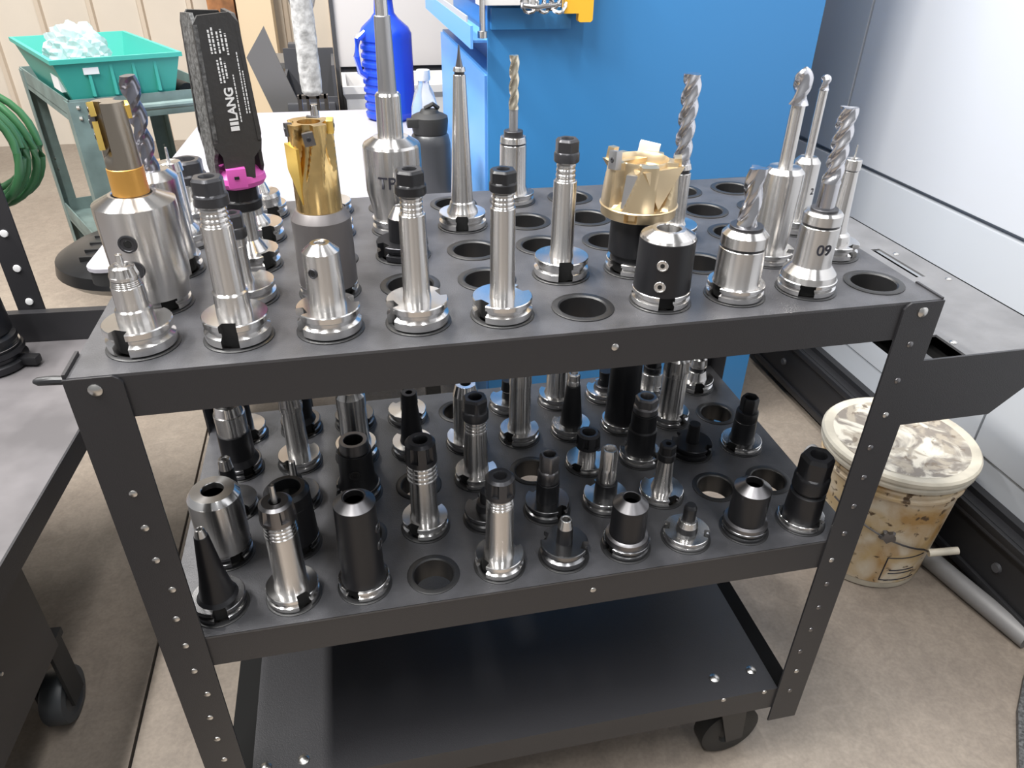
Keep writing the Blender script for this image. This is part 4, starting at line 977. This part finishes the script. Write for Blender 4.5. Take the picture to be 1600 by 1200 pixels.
 {'s': 'mid', 'x': 0.6765, 'y': 0.2283, 'kind': 'collet_chuck', 'cat': 'collet chuck', 'label': 'black two step collet chuck with bright hex nut edge, middle shelf', 'h': 0.0151, 'fm': 'bright', 'rot': -45, 'secs': [('body', 'black', [(0.0163, 0.0244), (0.024, 0.0223), (0.0564, 0.022), (0.0589, 0.0199), (0.0879, 0.0197)], {}), ('collet_nut', 'darksteel', [(0.0879, 0.0187), (0.1161, 0.0175)], {'style': 'hex', 'bore': 0.0097})]},
 {'s': 'mid', 'x': 0.7646, 'y': 0.2283, 'kind': 'stub_arbor', 'cat': 'arbor', 'label': 'all black wide flanged stub arbor, right part of middle shelf', 'h': 0.0189, 'fm': 'blackflange', 'rot': -50, 'secs': [('body', 'black', [(0.0189, 0.0103), (0.053, 0.0091)], {})]},
 {'s': 'mid', 'x': 0.8526, 'y': 0.2283, 'kind': 'collet_chuck', 'cat': 'collet chuck', 'label': 'slim black collet chuck near right rail of middle shelf', 'h': 0.012, 'fm': 'bright', 'rot': -150, 'secs': [('body', 'black', [(0.0103, 0.021), (0.0194, 0.0188), (0.0499, 0.0175)], {}), ('collet_nut', 'black', [(0.0487, 0.0175), (0.0931, 0.0141)], {'style': 'hex', 'bore': 0.0091})]},
 {'s': 'mid', 'x': 0.0601, 'y': 0.3199, 'kind': 'end_mill_holder', 'cat': 'tool holder', 'label': 'black holder with steel head and white rim, rear left of middle shelf', 'h': 0.0182, 'fm': 'dkflange', 'rot': -60, 'secs': [('body', 'black', [(0.0182, 0.0295), (0.0281, 0.0245), (0.0716, 0.024)], {}), ('head', 'steel', [(0.0716, 0.022), (0.1053, 0.0226)], {}), ('rim', 'bright', [(0.1053, 0.0207), (0.1201, 0.0187)], {'bore': 0.0112})]},
 {'s': 'mid', 'x': 0.1481, 'y': 0.3199, 'kind': 'collet_chuck', 'cat': 'collet chuck', 'label': 'steel chuck with slim body on bright flange, fourth row of middle shelf', 'h': 0.0175, 'fm': 'bright', 'rot': -120, 'secs': [('body', 'steel', [(0.0188, 0.017), (0.0996, 0.0158)], {}), ('collet_nut', 'steel', [(0.0996, 0.0173), (0.1339, 0.016)], {'style': 'slot', 'bore': 0.0075})]},
 {'s': 'mid', 'x': 0.2362, 'y': 0.3199, 'kind': 'end_mill_holder', 'cat': 'tool holder', 'label': 'wide steel end mill holder, fourth row behind the ring mouthed black one', 'h': 0.026, 'fm': 'bright', 'rot': -60, 'secs': [('body', 'steel', [(0.0298, 0.0241), (0.0398, 0.022), (0.0953, 0.0215)], {}), ('head', 'steel', [(0.0953, 0.0224), (0.114, 0.0222), (0.1232, 0.0164)], {'bore': 0.0087})]},
 {'s': 'mid', 'x': 0.3243, 'y': 0.3199, 'kind': 'tapered_holder', 'cat': 'tool holder', 'label': 'black tapered holder with notched tip, fourth row of middle shelf', 'h': 0.0172, 'fm': 'bright', 'rot': -60, 'secs': [('body', 'black', [(0.0172, 0.0195), (0.0274, 0.0174), (0.0889, 0.0119)], {}), ('tip', 'black', [(0.0889, 0.0129), (0.1078, 0.0118)], {'bore': 0.0049})]},
 {'s': 'mid', 'x': 0.4123, 'y': 0.3199, 'kind': 'end_mill_holder', 'cat': 'tool holder', 'label': 'steel holder with bright rim, behind the tall centre chuck on middle shelf', 'h': 0.0151, 'fm': 'bright', 'rot': -60, 'secs': [('body', 'steel', [(0.0151, 0.0208), (0.0946, 0.0201)], {}), ('rim', 'bright', [(0.0946, 0.0201), (0.1136, 0.0159)], {'bore': 0.008})]},
 {'s': 'mid', 'x': 0.5004, 'y': 0.3199, 'kind': 'collet_chuck', 'cat': 'collet chuck', 'label': 'tall steel chuck with yellowish flange, fourth row of middle shelf', 'h': 0.0184, 'fm': 'bright', 'rot': -140, 'secs': [('body', 'steel', [(0.0197, 0.02), (0.0287, 0.0178), (0.1032, 0.0172)], {}), ('collet_nut', 'steel', [(0.1032, 0.0183), (0.1328, 0.017)], {'bore': 0.008})]},
 {'s': 'mid', 'x': 0.5884, 'y': 0.3199, 'kind': 'tapered_holder', 'cat': 'tool holder', 'label': 'black cone holder with steel nut, right of the yellowish steel chuck', 'h': 0.0168, 'fm': 'bright', 'rot': -60, 'secs': [('body', 'black', [(0.0168, 0.0192), (0.0233, 0.0181), (0.0903, 0.0114)], {}), ('collet_nut', 'steel', [(0.0903, 0.0103), (0.1121, 0.0102)], {'style': 'hex', 'bore': 0.0051})]},
 {'s': 'mid', 'x': 0.6765, 'y': 0.3199, 'kind': 'end_mill_holder', 'cat': 'tool holder', 'label': 'thick plain black holder, fourth row of middle shelf', 'h': 0.0143, 'fm': 'bright', 'rot': -60, 'secs': [('body', 'black', [(0.0143, 0.0282), (0.0248, 0.027), (0.1369, 0.0257), (0.1452, 0.0205)], {'bore': 0.0123})]},
 {'s': 'mid', 'x': 0.7646, 'y': 0.3199, 'kind': 'collet_chuck', 'cat': 'collet chuck', 'label': 'tall bright ribbed steel chuck, fourth row right of thick black holder', 'h': 0.0186, 'fm': 'bright', 'rot': -60, 'secs': [('body', 'steel', [(0.0199, 0.0219), (0.0278, 0.0207), (0.0906, 0.0202)], {}), ('collet_nut', 'steel', [(0.0906, 0.0213), (0.1238, 0.0199)], {'style': 'slot', 'bore': 0.0094})]},
 {'s': 'mid', 'x': 0.0601, 'y': 0.4114, 'kind': 'stub_arbor', 'cat': 'arbor', 'label': 'dark arbor on cream flange, rear left corner of middle shelf', 'h': 0.0192, 'fm': 'bright', 'rot': -60, 'secs': [('body', 'black', [(0.0192, 0.0136), (0.0621, 0.0123), (0.0683, 0.0092)], {})]},
 {'s': 'mid', 'x': 0.1481, 'y': 0.4114, 'kind': 'end_mill_holder', 'cat': 'tool holder', 'label': 'black holder second from left in rear row of middle shelf', 'h': 0.019, 'fm': 'dkflange', 'rot': -60, 'secs': [('body', 'black', [(0.019, 0.0255), (0.028, 0.0212), (0.0881, 0.0206), (0.0954, 0.0154)], {'bore': 0.0092})]},
 {'s': 'mid', 'x': 0.2362, 'y': 0.4114, 'kind': 'end_mill_holder', 'cat': 'tool holder', 'label': 'black holder third from left in rear row of middle shelf', 'h': 0.0191, 'fm': 'dkflange', 'rot': -60, 'secs': [('body', 'black', [(0.0191, 0.0194), (0.09, 0.0177), (0.0949, 0.0135)], {'bore': 0.0083})]},
 {'s': 'mid', 'x': 0.3243, 'y': 0.4114, 'kind': 'stub_arbor', 'cat': 'arbor', 'label': 'dark screw tipped arbor on steel flange, rear row before black cone', 'h': 0.0181, 'fm': 'bright', 'rot': -60, 'secs': [('body', 'black', [(0.0181, 0.0109), (0.0352, 0.0098), (0.0519, 0.0097)], {}), ('cap', 'black', [(0.0519, 0.0065), (0.0672, 0.0053)], {})]},
 {'s': 'mid', 'x': 0.5004, 'y': 0.4114, 'kind': 'stub_arbor', 'cat': 'arbor', 'label': 'two step black and steel arbor, sixth in rear row middle shelf', 'h': 0.0185, 'fm': 'bright', 'rot': -60, 'secs': [('body', 'black', [(0.0185, 0.0112), (0.0305, 0.01)], {}), ('step', 'steel', [(0.0305, 0.0089), (0.0344, 0.0089)], {}), ('cap', 'black', [(0.0344, 0.0122), (0.0541, 0.011)], {})]},
 {'s': 'mid', 'x': 0.5884, 'y': 0.4114, 'kind': 'end_mill_holder', 'cat': 'tool holder', 'label': 'steel holder seventh in rear row of middle shelf', 'h': 0.0184, 'fm': 'bright', 'rot': -60, 'secs': [('body', 'steel', [(0.0184, 0.0227), (0.0278, 0.0192), (0.0687, 0.0189), (0.0816, 0.0144)], {'bore': 0.0077})]},
 {'s': 'mid', 'x': 0.6765, 'y': 0.4114, 'kind': 'stub_arbor', 'cat': 'arbor', 'label': 'stepped black arbor beside thick black holder, rear row of middle shelf', 'h': 0.0172, 'fm': 'bright', 'rot': -60, 'secs': [('body', 'darksteel', [(0.0172, 0.0195), (0.0254, 0.0172)], {}), ('step', 'black', [(0.0254, 0.0126), (0.0361, 0.0103)], {}), ('cap', 'black', [(0.0361, 0.0103), (0.0522, 0.0113)], {})]},
 {'s': 'mid', 'x': 0.7646, 'y': 0.4114, 'kind': 'collet_chuck', 'cat': 'collet chuck', 'label': 'short steel chuck with black nut, ninth in rear row middle shelf', 'h': 0.0176, 'fm': 'bright', 'rot': -60, 'secs': [('body', 'steel', [(0.0176, 0.0221), (0.0421, 0.0207)], {}), ('collet_nut', 'black', [(0.0421, 0.0161), (0.0688, 0.0148)], {'style': 'hex', 'bore': 0.008})]},
 {'s': 'mid', 'x': 0.8526, 'y': 0.4114, 'kind': 'collet_chuck', 'cat': 'collet chuck', 'label': 'short steel chuck with dark groove, rear right corner of middle shelf', 'h': 0.0183, 'fm': 'bright', 'rot': -100, 'secs': [('body', 'steel', [(0.0183, 0.02), (0.0349, 0.0164)], {}), ('groove', 'dark', [(0.0349, 0.0129), (0.043, 0.0128)], {}), ('collet_nut', 'steel', [(0.043, 0.0163), (0.0619, 0.015)], {'style': 'slot', 'bore': 0.0069})]},
]


GRP = {'top': 'tool holders on the top shelf', 'mid': 'tool holders on the middle shelf'}
_cache = {}

def flange_mesh(h, fm):
    key = ('f', round(h, 4), fm)
    if key in _cache:
        return _cache[key]
    s = h / 0.020
    prof = [(0.0005 * s, 0), (0.0005 * s, 0.0300), (0.0015 * s, 0.0318), (0.0080 * s, 0.0320), (0.0100 * s, 0.0282), (0.0128 * s, 0.0282), (0.0148 * s, 0.0320), (0.0192 * s, 0.0320), (0.0200 * s, 0.0312), (0.0200 * s, 0)]
    A, half = [], math.asin(0.0085 / 0.032)
    for c in (0, PI):
        A += [c - half - 1e-4, c - half, c - half * 0.5, c, c + half * 0.5, c + half, c + half + 1e-4]
        n = 20
        A += [c + half + (PI - 2 * half) * q / n for q in range(1, n)]
    def rf(a, z, r):
        d = min(abs((a + PI) % (2 * PI) - PI), abs((a % (2 * PI)) - PI))
        if d <= half + 5e-5:
            return min(r, 0.0235 / math.cos(d))
        return r
    vs, fs = lathe_geo(prof, angs=A, rfun=rf)
    me = bpy.data.meshes.new('flange')
    me.from_pydata(vs, [], fs)
    me.materials.append(MATS[fm])
    me.materials.append(MATS['bore'])
    for p_ in me.polygons:
        c = p_.center
        a = math.atan2(c.y, c.x)
        d = min(abs(a), abs(abs(a) - PI))
        if d < half and abs(p_.normal.z) < 0.5 and math.hypot(c.x, c.y) < 0.027:
            p_.material_index = 1  # drive slot faces blackened: dark reflection put into the colour
    me.polygons.foreach_set('use_smooth', [True] * len(me.polygons))
    me.set_sharp_from_angle(angle=0.5)
    _cache[key] = me
    return me

tap = MB().lathe([(0.0005, 0), (0.0005, 0.0222), (-0.062, 0.0130), (-0.063, 0.007), (-0.068, 0.007), (-0.069, 0.0095), (-0.076, 0.0085), (-0.077, 0)], 24)

def hexr(flat):
    return lambda a: flat / max(math.cos(((a + PI / 6) % (PI / 3)) - PI / 6), 0.5)

def solid(secs, bore=None, depth=None):
    """closed profile of a turned part with a little chamfer at the top"""
    prof = [(secs[0][0], 0)]
    prof += [tuple(q) for q in secs]
    z, r = prof[-1]
    if r > 0.004:
        prof[-1] = (z - 0.0006, r)
        prof.append((z, r - 0.0006))
    if bore:
        prof += [(z, bore + 0.0006), (z - 0.0008, bore), (z - (depth or 0.016), bore * 0.92), (z - (depth or 0.016), 0)]
    else:
        prof.append((z, 0))
    return prof

def end_mill(mb, z0, r0, z1, r1, n, turns, ball=False):
    per = 10
    N = n * per
    steps = max(14, int(26 * turns))
    shape = [1.0, 1.0, 0.96, 0.74, 0.60, 0.58, 0.63, 0.72, 0.82, 0.92]
    vs, fs = [], []
    H = z1 - z0
    R = max(r0, r1)
    for i in range(steps + 1):
        t = i / steps
        z = z0 + H * t
        r = r0 + (r1 - r0) * t
        env = min(1.0, t * 8)                        # flutes run out at the shank
        tip = 1.0
        if ball and z > z1 - R:
            tip = math.sqrt(max(0.02, 1 - ((z - (z1 - R)) / R) ** 2))
        for q in range(N):
            s = shape[q % per]
            s = 1 - (1 - s) * env
            a = 2 * PI * (q / N + turns * t)
            vs.append((r * s * tip * math.cos(a), r * s * tip * math.sin(a), z))
    for i in range(steps):
        for q in range(N):
            a, b = i * N + q, i * N + (q + 1) % N
            fs.append((a, b, b + N, a + N))
    c0 = len(vs)
    vs += [(0, 0, z0), (0, 0, z1 - (0 if ball else 0.0012))]
    for q in range(N):
        fs.append((q, c0, (q + 1) % N))
        fs.append((steps * N + q, steps * N + (q + 1) % N, c0 + 1))
    mb.add(vs, fs)

def smooth01(x):
    x = max(0.0, min(1.0, x))
    return x * x * (3 - 2 * x)

def adiff(a, b):
    return (a - b + PI) % (2 * PI) - PI

def sector_bump(a, c, w):
    d = abs(adiff(a, c))
    return smooth01((w - d) / (w * 0.35)) if d < w else 0.0

def insert_plate(name, m, parent, az, r, z, sx, sy, st, tilt=0.0, lean=0.0, screw=True):
    """a small cutting insert: bevelled plate with its screw, facing outwards"""
    mw = Matrix.Rotation(R_(az), 4, 'Z') @ Matrix.Translation((r, 0, z)) @ Matrix.Rotation(R_(lean), 4, 'Y') @ Matrix.Rotation(R_(tilt), 4, 'X')
    o = MB().box(-st / 2, st / 2, -sx / 2, sx / 2, -sy / 2, sy / 2, min(st, sx) * 0.12).xf(mw).build(name, m, parent)
    if screw:
        MB().lathe([(0, 0), (0, sx * 0.22), (0.0006, sx * 0.2), (0.0008, sx * 0.10), (0.0002, sx * 0.08), (0.0002, 0)], 10).xf(mw @ Matrix.Translation((st / 2, 0, 0)) @ Matrix.Rotation(PI / 2, 4, 'Y')).build('insert_screw', 'dark', o)
    return o

def build_tool(T):
    z0 = (TOP if T['s'] == 'top' else Z2) + 0.0014
    root = thing(T['kind'], T['label'], T['cat'], (T['x'], T['y'], z0), 0, GRP[T['s']])
    fm = 'blackflange' if T.get('fdark') else T['fm']
    f = link('flange', flange_mesh(T['h'], fm), root)
    f.rotation_euler = (0, 0, R_(T.get('rot', random.uniform(-180, 0))))
    if 't' not in _cache:
        tp_ = tap.build('taper_shank', 'steel', root)
        _cache['t'] = tp_.data
    else:
        link('taper_shank', _cache['t'], root)
    body = None
    lowest = True
    for (nm, m, pts, o) in T['secs']:
        pts = [tuple(q) for q in pts]
        mb = MB()
        if o.get('screw'):
            # socket set screw sunk in the side of the body
            zc, rs = pts[0]
            bp = [q for s_ in T['secs'] if s_[0] == 'body' for q in s_[2]]
            bp.sort()
            rb = bp[0][1]
            for (a, b) in zip(bp, bp[1:]):
                if a[0] <= zc <= b[0]:
                    rb = a[1] + (b[1] - a[1]) * (zc - a[0]) / max(1e-6, b[0] - a[0])
            mw = Matrix.Rotation(R_(o['az']), 4, 'Z') @ Matrix.Translation((rb, 0, zc)) @ Matrix.Rotation(PI / 2, 4, 'Y')
            mb.lathe([(-0.004, 0), (-0.004, rs), (0.0008, rs), (0.0012, rs * 0.92), (0.0011, rs * 0.78), (0.0004, rs * 0.72), (0.0004, rs * 0.42), (0.0, rs * 0.40), (0.0, 0)], 20)
            so = mb.xf(mw).build(nm, m, root)
            MB().lathe([(-0.0010, 0), (-0.0010, rs * 0.40), (0.0005, rs * 0.40), (0.0005, 0)], 6).xf(mw).build('hex_socket', 'bore', so, 0)
            continue
        if lowest:
            pts = [(T['h'] - 0.0008, pts[0][1])] + [q for q in pts if q[0] > T['h']]
            lowest = False
            if len(pts) == 1:
                pts.append((pts[0][0] + 0.002, pts[0][1]))
        if o.get('flutes'):
            end_mill(mb, pts[0][0], pts[0][1], pts[1][0], pts[1][1], o['flutes'], o['turns'], o.get('ball'))
            mb.build(nm, m, root, 0.55)
        elif o.get('ribs'):
            (za, ra), (zb, rb) = pts
            prof = [(za, 0), (za, ra)]
            n = 4
            for q in range(n):
                t0, t1, t2 = (q + 0.25) / n, (q + 0.45) / n, (q + 0.75) / n
                rr_ = ra + (rb - ra) * t0
                prof += [(za + (zb - za) * t0, rr_), (za + (zb - za) * t1, rr_ * 0.94), (za + (zb - za) * t2, rr_ * 0.94), (za + (zb - za) * (q + 0.95) / n, rr_)]
            prof += [(zb, rb), (zb, 0)]
            mb.lathe(prof, 32).build(nm, m, root, 0.4)
        elif o.get('style'):
            (za, ra), (zb, rb) = pts[0], pts[-1]
            H = zb - za
            zm = za + H * (0.42 if o['style'] == 'hex' else 0.25)
            bore = o.get('bore', rb * 0.4)
            if o['style'] == 'hex':
                hx = hexr(rb * 0.90)
                def rf(a, z, r, hx=hx, zm=zm, rb=rb):
                    return min(hx(a), rb * 1.0) * (r / rb) if z > zm + 1e-5 and r > bore * 1.2 else r
                prof = [(za, 0), (za, ra * 0.94), (za + H * 0.05, ra), (zm - H * 0.06, ra), (zm, ra * 0.95), (zm + H * 0.03, rb), (zb - H * 0.10, rb), (zb, rb * 0.86)]
            else:
                def rf(a, z, r, zm=zm, zb=zb, rb=rb, H=H):
                    if zm < z < zb - H * 0.12 and r > rb * 0.85:
                        d = abs(adiff(6 * a, 0)) / 6
                        return r * (0.80 if d < 0.16 else 1.0)
                    return r
                prof = [(za, 0), (za, ra * 0.95), (za + H * 0.05, ra), (zm, ra), (zm + 1e-4, ra), (zb - H * 0.30, rb * 1.02), (zb - H * 0.13, rb), (zb - H * 0.11, rb), (zb, rb * 0.80)]
            prof += [(zb, bore + 0.001), (zb - 0.002, bore), (zb - 0.014, bore * 0.8), (zb - 0.014, 0)]
            mb.lathe(prof, 48, rfun=rf).build(nm, m, root, 0.45)
            MB().lathe([(zb - 0.0135, 0), (zb - 0.0135, bore * 0.75), (zb - 0.0130, bore * 0.7), (zb - 0.0130, 0)], 16).build('bore', 'bore', root)
        elif o.get('goldmill'):
            (za, ra), (zb, rb) = pts
            H = zb - za
            cs = [R_(-178), R_(-100), R_(-15), R_(75)]
            def rf(a, z, r):
                t = (z - za) / H
                if r < ra * 0.5:
                    return r
                g = max(sector_bump(a, c + 0.9 * (t - 1), 0.42) for c in cs)
                return r * (1 - 0.36 * g * smooth01((t - 0.25) / 0.5))
            prof = [(za, 0), (za, ra)] + [(za + H * q / 28, ra + (rb - ra) * q / 28) for q in range(1, 28)] + [(zb, rb), (zb, rb * 0.5), (zb - 0.02, rb * 0.42), (zb - 0.02, 0)]
            b = mb.lathe(prof, 96, rfun=rf).build(nm, m, root, 0.5)
            for (az, zz, mm) in ((-166, zb - 0.006, 'darksteel'), (-92, zb - 0.012, 'darksteel'), (-5, zb - 0.004, 'brightgold'), (85, zb - 0.006, 'darksteel')):
                insert_plate('insert', mm, b, az, rb * 0.90, zz, 0.011, 0.013, 0.007, 10)
            MB().prism([(0.004, -0.034), (0.005, 0.022), (-0.012, 0.026), (-0.012, 0.0)], 'x', -0.003, 0.0006).xf(Matrix.Rotation(R_(-138), 4, 'Z') @ Matrix.Translation((ra * 0.99, 0, za + H * 0.5))).build('gullet_plate', 'brightgold', b, 0)
        elif o.get('mill'):
            (za, ra), (zb, rb) = pts
            H = zb - za
            ex = 0.0035
            cs = [R_(-140), R_(40)]
            def rf(a, z, r):
                t = (z - za) / H
                if r < ra * 0.4:
                    return r
                g = max(sector_bump(a, c, 0.62) for c in cs)
                return r * (1 - 0.5 * g * smooth01((t - 0.12) / 0.2))
            prof = [(za, 0), (za, ra)] + [(za + H * q / 20, ra + (rb - ra) * q / 20) for q in range(1, 20)] + [(zb, rb), (zb + 0.001, 0)]
            b = mb.lathe(prof, 72, rfun=rf).build(nm, m, root, 0.5)
            for (az, zz, mm, sx, sy) in ((-162, za + H * 0.50, 'brightgold', 0.015, 0.026), (-158, za + H * 0.90, 'brightgold', 0.012, 0.013), (20, za + H * 0.85, 'brightgold', 0.012, 0.013)):
                insert_plate('insert', mm, b, az, ra * 0.92, zz, sx, sy, 0.005, 12, 0)
            insert_plate('insert', 'darksteel', b, -166, ra * 1.0, za + H * 0.72, 0.011, 0.012, 0.005, 8)
        elif o.get('slots'):
            (za, ra), (zb, rb) = pts
            def rf(a, z, r):
                if r > 0.043 and z < zb - 0.003 and min(abs(adiff(a, R_(-122))), abs(adiff(a, R_(58)))) < 0.16:
                    return 0.036
                return r
            A = sorted([2 * PI * k / 60 for k in range(60)])
            mb.lathe([(za, 0), (za, ra - 0.001), (za + 0.001, ra), (zb - 0.0032, ra), (zb - 0.0028, ra), (zb - 0.001, rb), (zb, rb - 0.001), (zb, 0)], 90, rfun=rf).build(nm, m, root, 0.4)
        elif o.get('facemill'):
            (za, ra), (zb, rb) = pts
            H = zb - za
            cs = [R_(-148 + 72 * q) for q in range(5)]
            def rf(a, z, r):
                t = (z - za) / H
                if r < rb * 0.74:
                    return r
                g = max(sector_bump(a, c + 0.25 * t, 0.36 * (0.55 + 0.6 * t)) for c in cs)
                return r * (1 - 0.27 * g * smooth01((t + 0.05) / 0.15))
            prof = [(za, 0), (za, ra)] + [(za + H * q / 16, ra + (rb - ra) * q / 16) for q in range(1, 16)] + [(zb, rb), (zb + 0.001, rb * 0.72), (zb - 0.003, rb * 0.66), (zb - 0.010, rb * 0.62), (zb - 0.010, rb * 0.30), (zb - 0.014, rb * 0.26), (zb - 0.014, 0)]
            b = mb.lathe(prof, 110, rfun=rf).build(nm, m, root, 0.45)
            for (az, mm, dz, sx, sy) in ((-164, 'satin', 0.003, 0.014, 0.020), (60, 'white_plastic', 0.000, 0.024, 0.018), (-22, 'champagne', -0.002, 0.012, 0.014), (135, 'champagne', 0.0, 0.014, 0.016)):
                insert_plate('insert', mm, b, az, rb * 0.96, zb + dz, sx, sy, 0.008, 8, -6, mm == 'satin')
            for az in (-72, 108):
                mw = Matrix.Rotation(R_(az), 4, 'Z') @ Matrix.Translation((rb * 0.985, 0, za)) @ Matrix.Rotation(R_(-4), 4, 'Y')
                MB().prism([(-0.004, 0.002), (0.030, H * 0.93), (-0.026, H * 0.93)], 'x', -0.020, 0.0).xf(mw).build('facet', 'champagne', b, 0)
            for az in (-124, 56):
                mw = Matrix.Rotation(R_(az), 4, 'Z') @ Matrix.Translation((rb * 0.955, 0, za)) @ Matrix.Rotation(R_(-3), 4, 'Y')
                MB().prism([(-0.012, 0.002), (0.004, 0.002), (0.012, H * 0.5), (0.008, H * 0.8), (-0.009, H * 0.8)], 'x', -0.012, 0.0).xf(mw).build('pocket_face', 'satin', b, 0)
            MB().lathe([(zb - 0.013, 0), (zb - 0.013, rb * 0.22), (zb - 0.008, rb * 0.20), (zb - 0.008, rb * 0.10), (zb - 0.012, rb * 0.09), (zb - 0.012, 0)], 20).build('arbor_screw', 'dark', b)
        elif o.get('jaw'):
            (za, ra), (zb, rb) = pts
            mb.box(-0.016, 0.016, -0.004, 0.004, zb - 0.004, zb)
            for s in (-1, 1):
                mb.box(s * 0.0155 - 0.0025, s * 0.0155 + 0.0025, -0.004, 0.004, za - 0.004, zb)
                mb.box(s * 0.006 - 0.0018, s * 0.006 + 0.0018, -0.004, 0.004, za - 0.004, zb)
            mb.build(nm, m, root, 0)
        elif o.get('lumpy'):
            (za, ra), (zb, rb) = pts
            prof = [(za, 0), (za, ra * 0.8)] + [(za + (zb - za) * q / 40, ra + (rb - ra) * q / 40) for q in range(1, 40)] + [(zb, rb * 0.8), (zb, 0)]
            mb.lathe(prof, 28, rfun=lambda a, z, r: r * (1 + 0.06 * math.sin(190 * z + 3 * a) * math.sin(7 * a + 90 * z) + 0.05 * math.sin(37 * z))).build(nm, m, root, 0.9)
        elif o.get('fan'):
            prof = solid(pts)
            hub = mb.lathe(prof, 40, rfun=lambda a, z, r: r * (1.0 if r < 0.02 else 1 + 0.04 * math.cos(4 * a))).build(nm, m, root, 0.5)
            MB().box(-0.013, 0.007, -0.034, -0.024, pts[0][0] + 0.004, pts[-1][0] + 0.006, 0.001).xf(Matrix.Rotation(R_(12), 4, 'Z')).build('clip', m, hub)
            MB().box(-0.006, -0.001, -0.0352, -0.0338, pts[0][0] + 0.014, pts[0][0] + 0.017).xf(Matrix.Rotation(R_(12), 4, 'Z')).build('clip_slot', 'bore', hub, 0)
            zb = pts[-1][0]
            blades(root, zb - 0.008)
        else:
            mb.lathe(solid(pts, o.get('bore'), o.get('depth')), 40).build(nm, m, root, 0.4)
            if o.get('bore'):
                z, r = pts[-1]
                d = 0.0155
                MB().lathe([(z - d, 0), (z - d, o['bore'] * 0.9), (z - d + 0.0004, o['bore'] * 0.88), (z - d + 0.0004, 0)], 20).build('bore', 'bore', root)
    if 'text' in T:
        txt, zt, az, sz = T['text']
        bp = sorted(q for s_ in T['secs'] if s_[0] == 'body' for q in s_[2])
        rb = 0
        for q in range(9):
            zq = zt + sz * 0.8 * q / 8
            for (a, b) in zip(bp, bp[1:]):
                if a[0] <= zq <= b[0]:
                    rb = max(rb, a[1] + (b[1] - a[1]) * (zq - a[0]) / max(1e-6, b[0] - a[0]))
        text_on_cylinder(txt, sz, rb + 0.0002, zt, az, 'ink', root)

def blades(root, z):
    """four folded fan blades standing up round the hub"""
    H = 0.163
    rot = R_(24)
    for q in range(4):
        w0, w1 = 0.0265, 0.0225
        pts = [(-0.010, 0.0), (-0.018, 0.010), (-w0 + 0.008, 0.026), (-w0, 0.040), (-w1, H - 0.008), (-w1 + 0.006, H), (w1 - 0.008, H + 0.002), (w1, H - 0.008), (w0, 0.046), (w0 - 0.004, 0.030), (w0 - 0.012, 0.022), (0.012, 0.0)]
        mw = Matrix.Translation((0, 0, z)) @ Matrix.Rotation(rot + q * PI / 2, 4, 'Z') @ Matrix.Translation((0, -0.0225, 0)) @ Matrix.Rotation(R_(-1.5), 4, 'X')
        b = MB().prism(pts, 'y', -0.004, 0.0).xf(mw).build('blade', 'carbonedge' if q == 3 else 'carbon', root, 0)
        if q == 0:
            base = mw @ Matrix.Translation((0.004, -0.0045, 0)) @ Matrix.Rotation(PI / 2, 4, 'X') @ Matrix.Rotation(PI / 2, 4, 'Z')
            flat_text('LANG', 0.0125, 'print', b, base @ Matrix.Translation((0.062, 0.0, 0)), 'lettering', 0.0004)
            lg = MB().box(0, 0.0045, 0, 0.009, 0, 0.0004).box(0.0058, 0.009, 0, 0.009, 0, 0.0004)
            lg.xf(base @ Matrix.Translation((0.052, 0, 0))).build('logo_mark', 'print', b, 0)
            rnd = random.Random(5)
            ln = MB()
            for (yy, xa, xb) in ((-0.004, 0.060, 0.108), (-0.0115, 0.068, 0.128), (-0.0145, 0.068, 0.110)):
                xx = xa
                while xx < xb:
                    wd = rnd.uniform(0.001, 0.0035)
                    ln.box(xx, min(xb, xx + wd), yy, yy + 0.0012, 0, 0.0003)
                    xx += wd + 0.0009
            for (yy, xa, xb) in ((0.009, 0.100, 0.122), (0.0055, 0.100, 0.124), (0.002, 0.104, 0.120), (0.0125, 0.128, 0.150), (0.009, 0.128, 0.152), (0.0045, 0.128, 0.148), (0.0005, 0.130, 0.150), (-0.0035, 0.126, 0.146)):
                xx = xa
                while xx < xb:
                    wd = rnd.uniform(0.0012, 0.004)
                    ln.box(xx, min(xb, xx + wd), yy, yy + 0.0018, 0, 0.0003)
                    xx += wd + 0.001
            ln.xf(base).build('fine_print', 'print', b, 0)

for T in TOOLS:
    build_tool(T)

# big holder standing on the left cart
bh = thing('large_tool_holder', 'big black tool holder standing on the bare left cart, cut by left picture edge', 'tool holder', (-0.474, 0.829, 0.501))
MB().lathe([(0.0, 0), (0.0, 0.061), (0.004, 0.0655), (0.017, 0.0655), (0.022, 0.057), (0.028, 0.057), (0.033, 0.064), (0.042, 0.063), (0.043, 0)], 40).build('flange', 'blackflange', bh)
MB().box(0.039, 0.092, -0.011, 0.011, 0.005, 0.022, 0.004).xf(Matrix.Rotation(R_(-10), 4, 'Z')).build('drive_key', 'black', bh)
MB().lathe([(0.042, 0), (0.042, 0.058), (0.047, 0.058), (0.050, 0.054), (0.056, 0.054), (0.058, 0.058), (0.066, 0.057), (0.072, 0.050), (0.077, 0.054), (0.167, 0.051), (0.188, 0.042), (0.188, 0.017), (0.153, 0.017), (0.153, 0)], 40).build('body', 'black', bh, 0.4)
MB().lathe([(0.048, 0.0), (0.048, 0.0592), (0.049, 0.0592), (0.049, 0.0)], 40).build('ring', 'bright', bh)
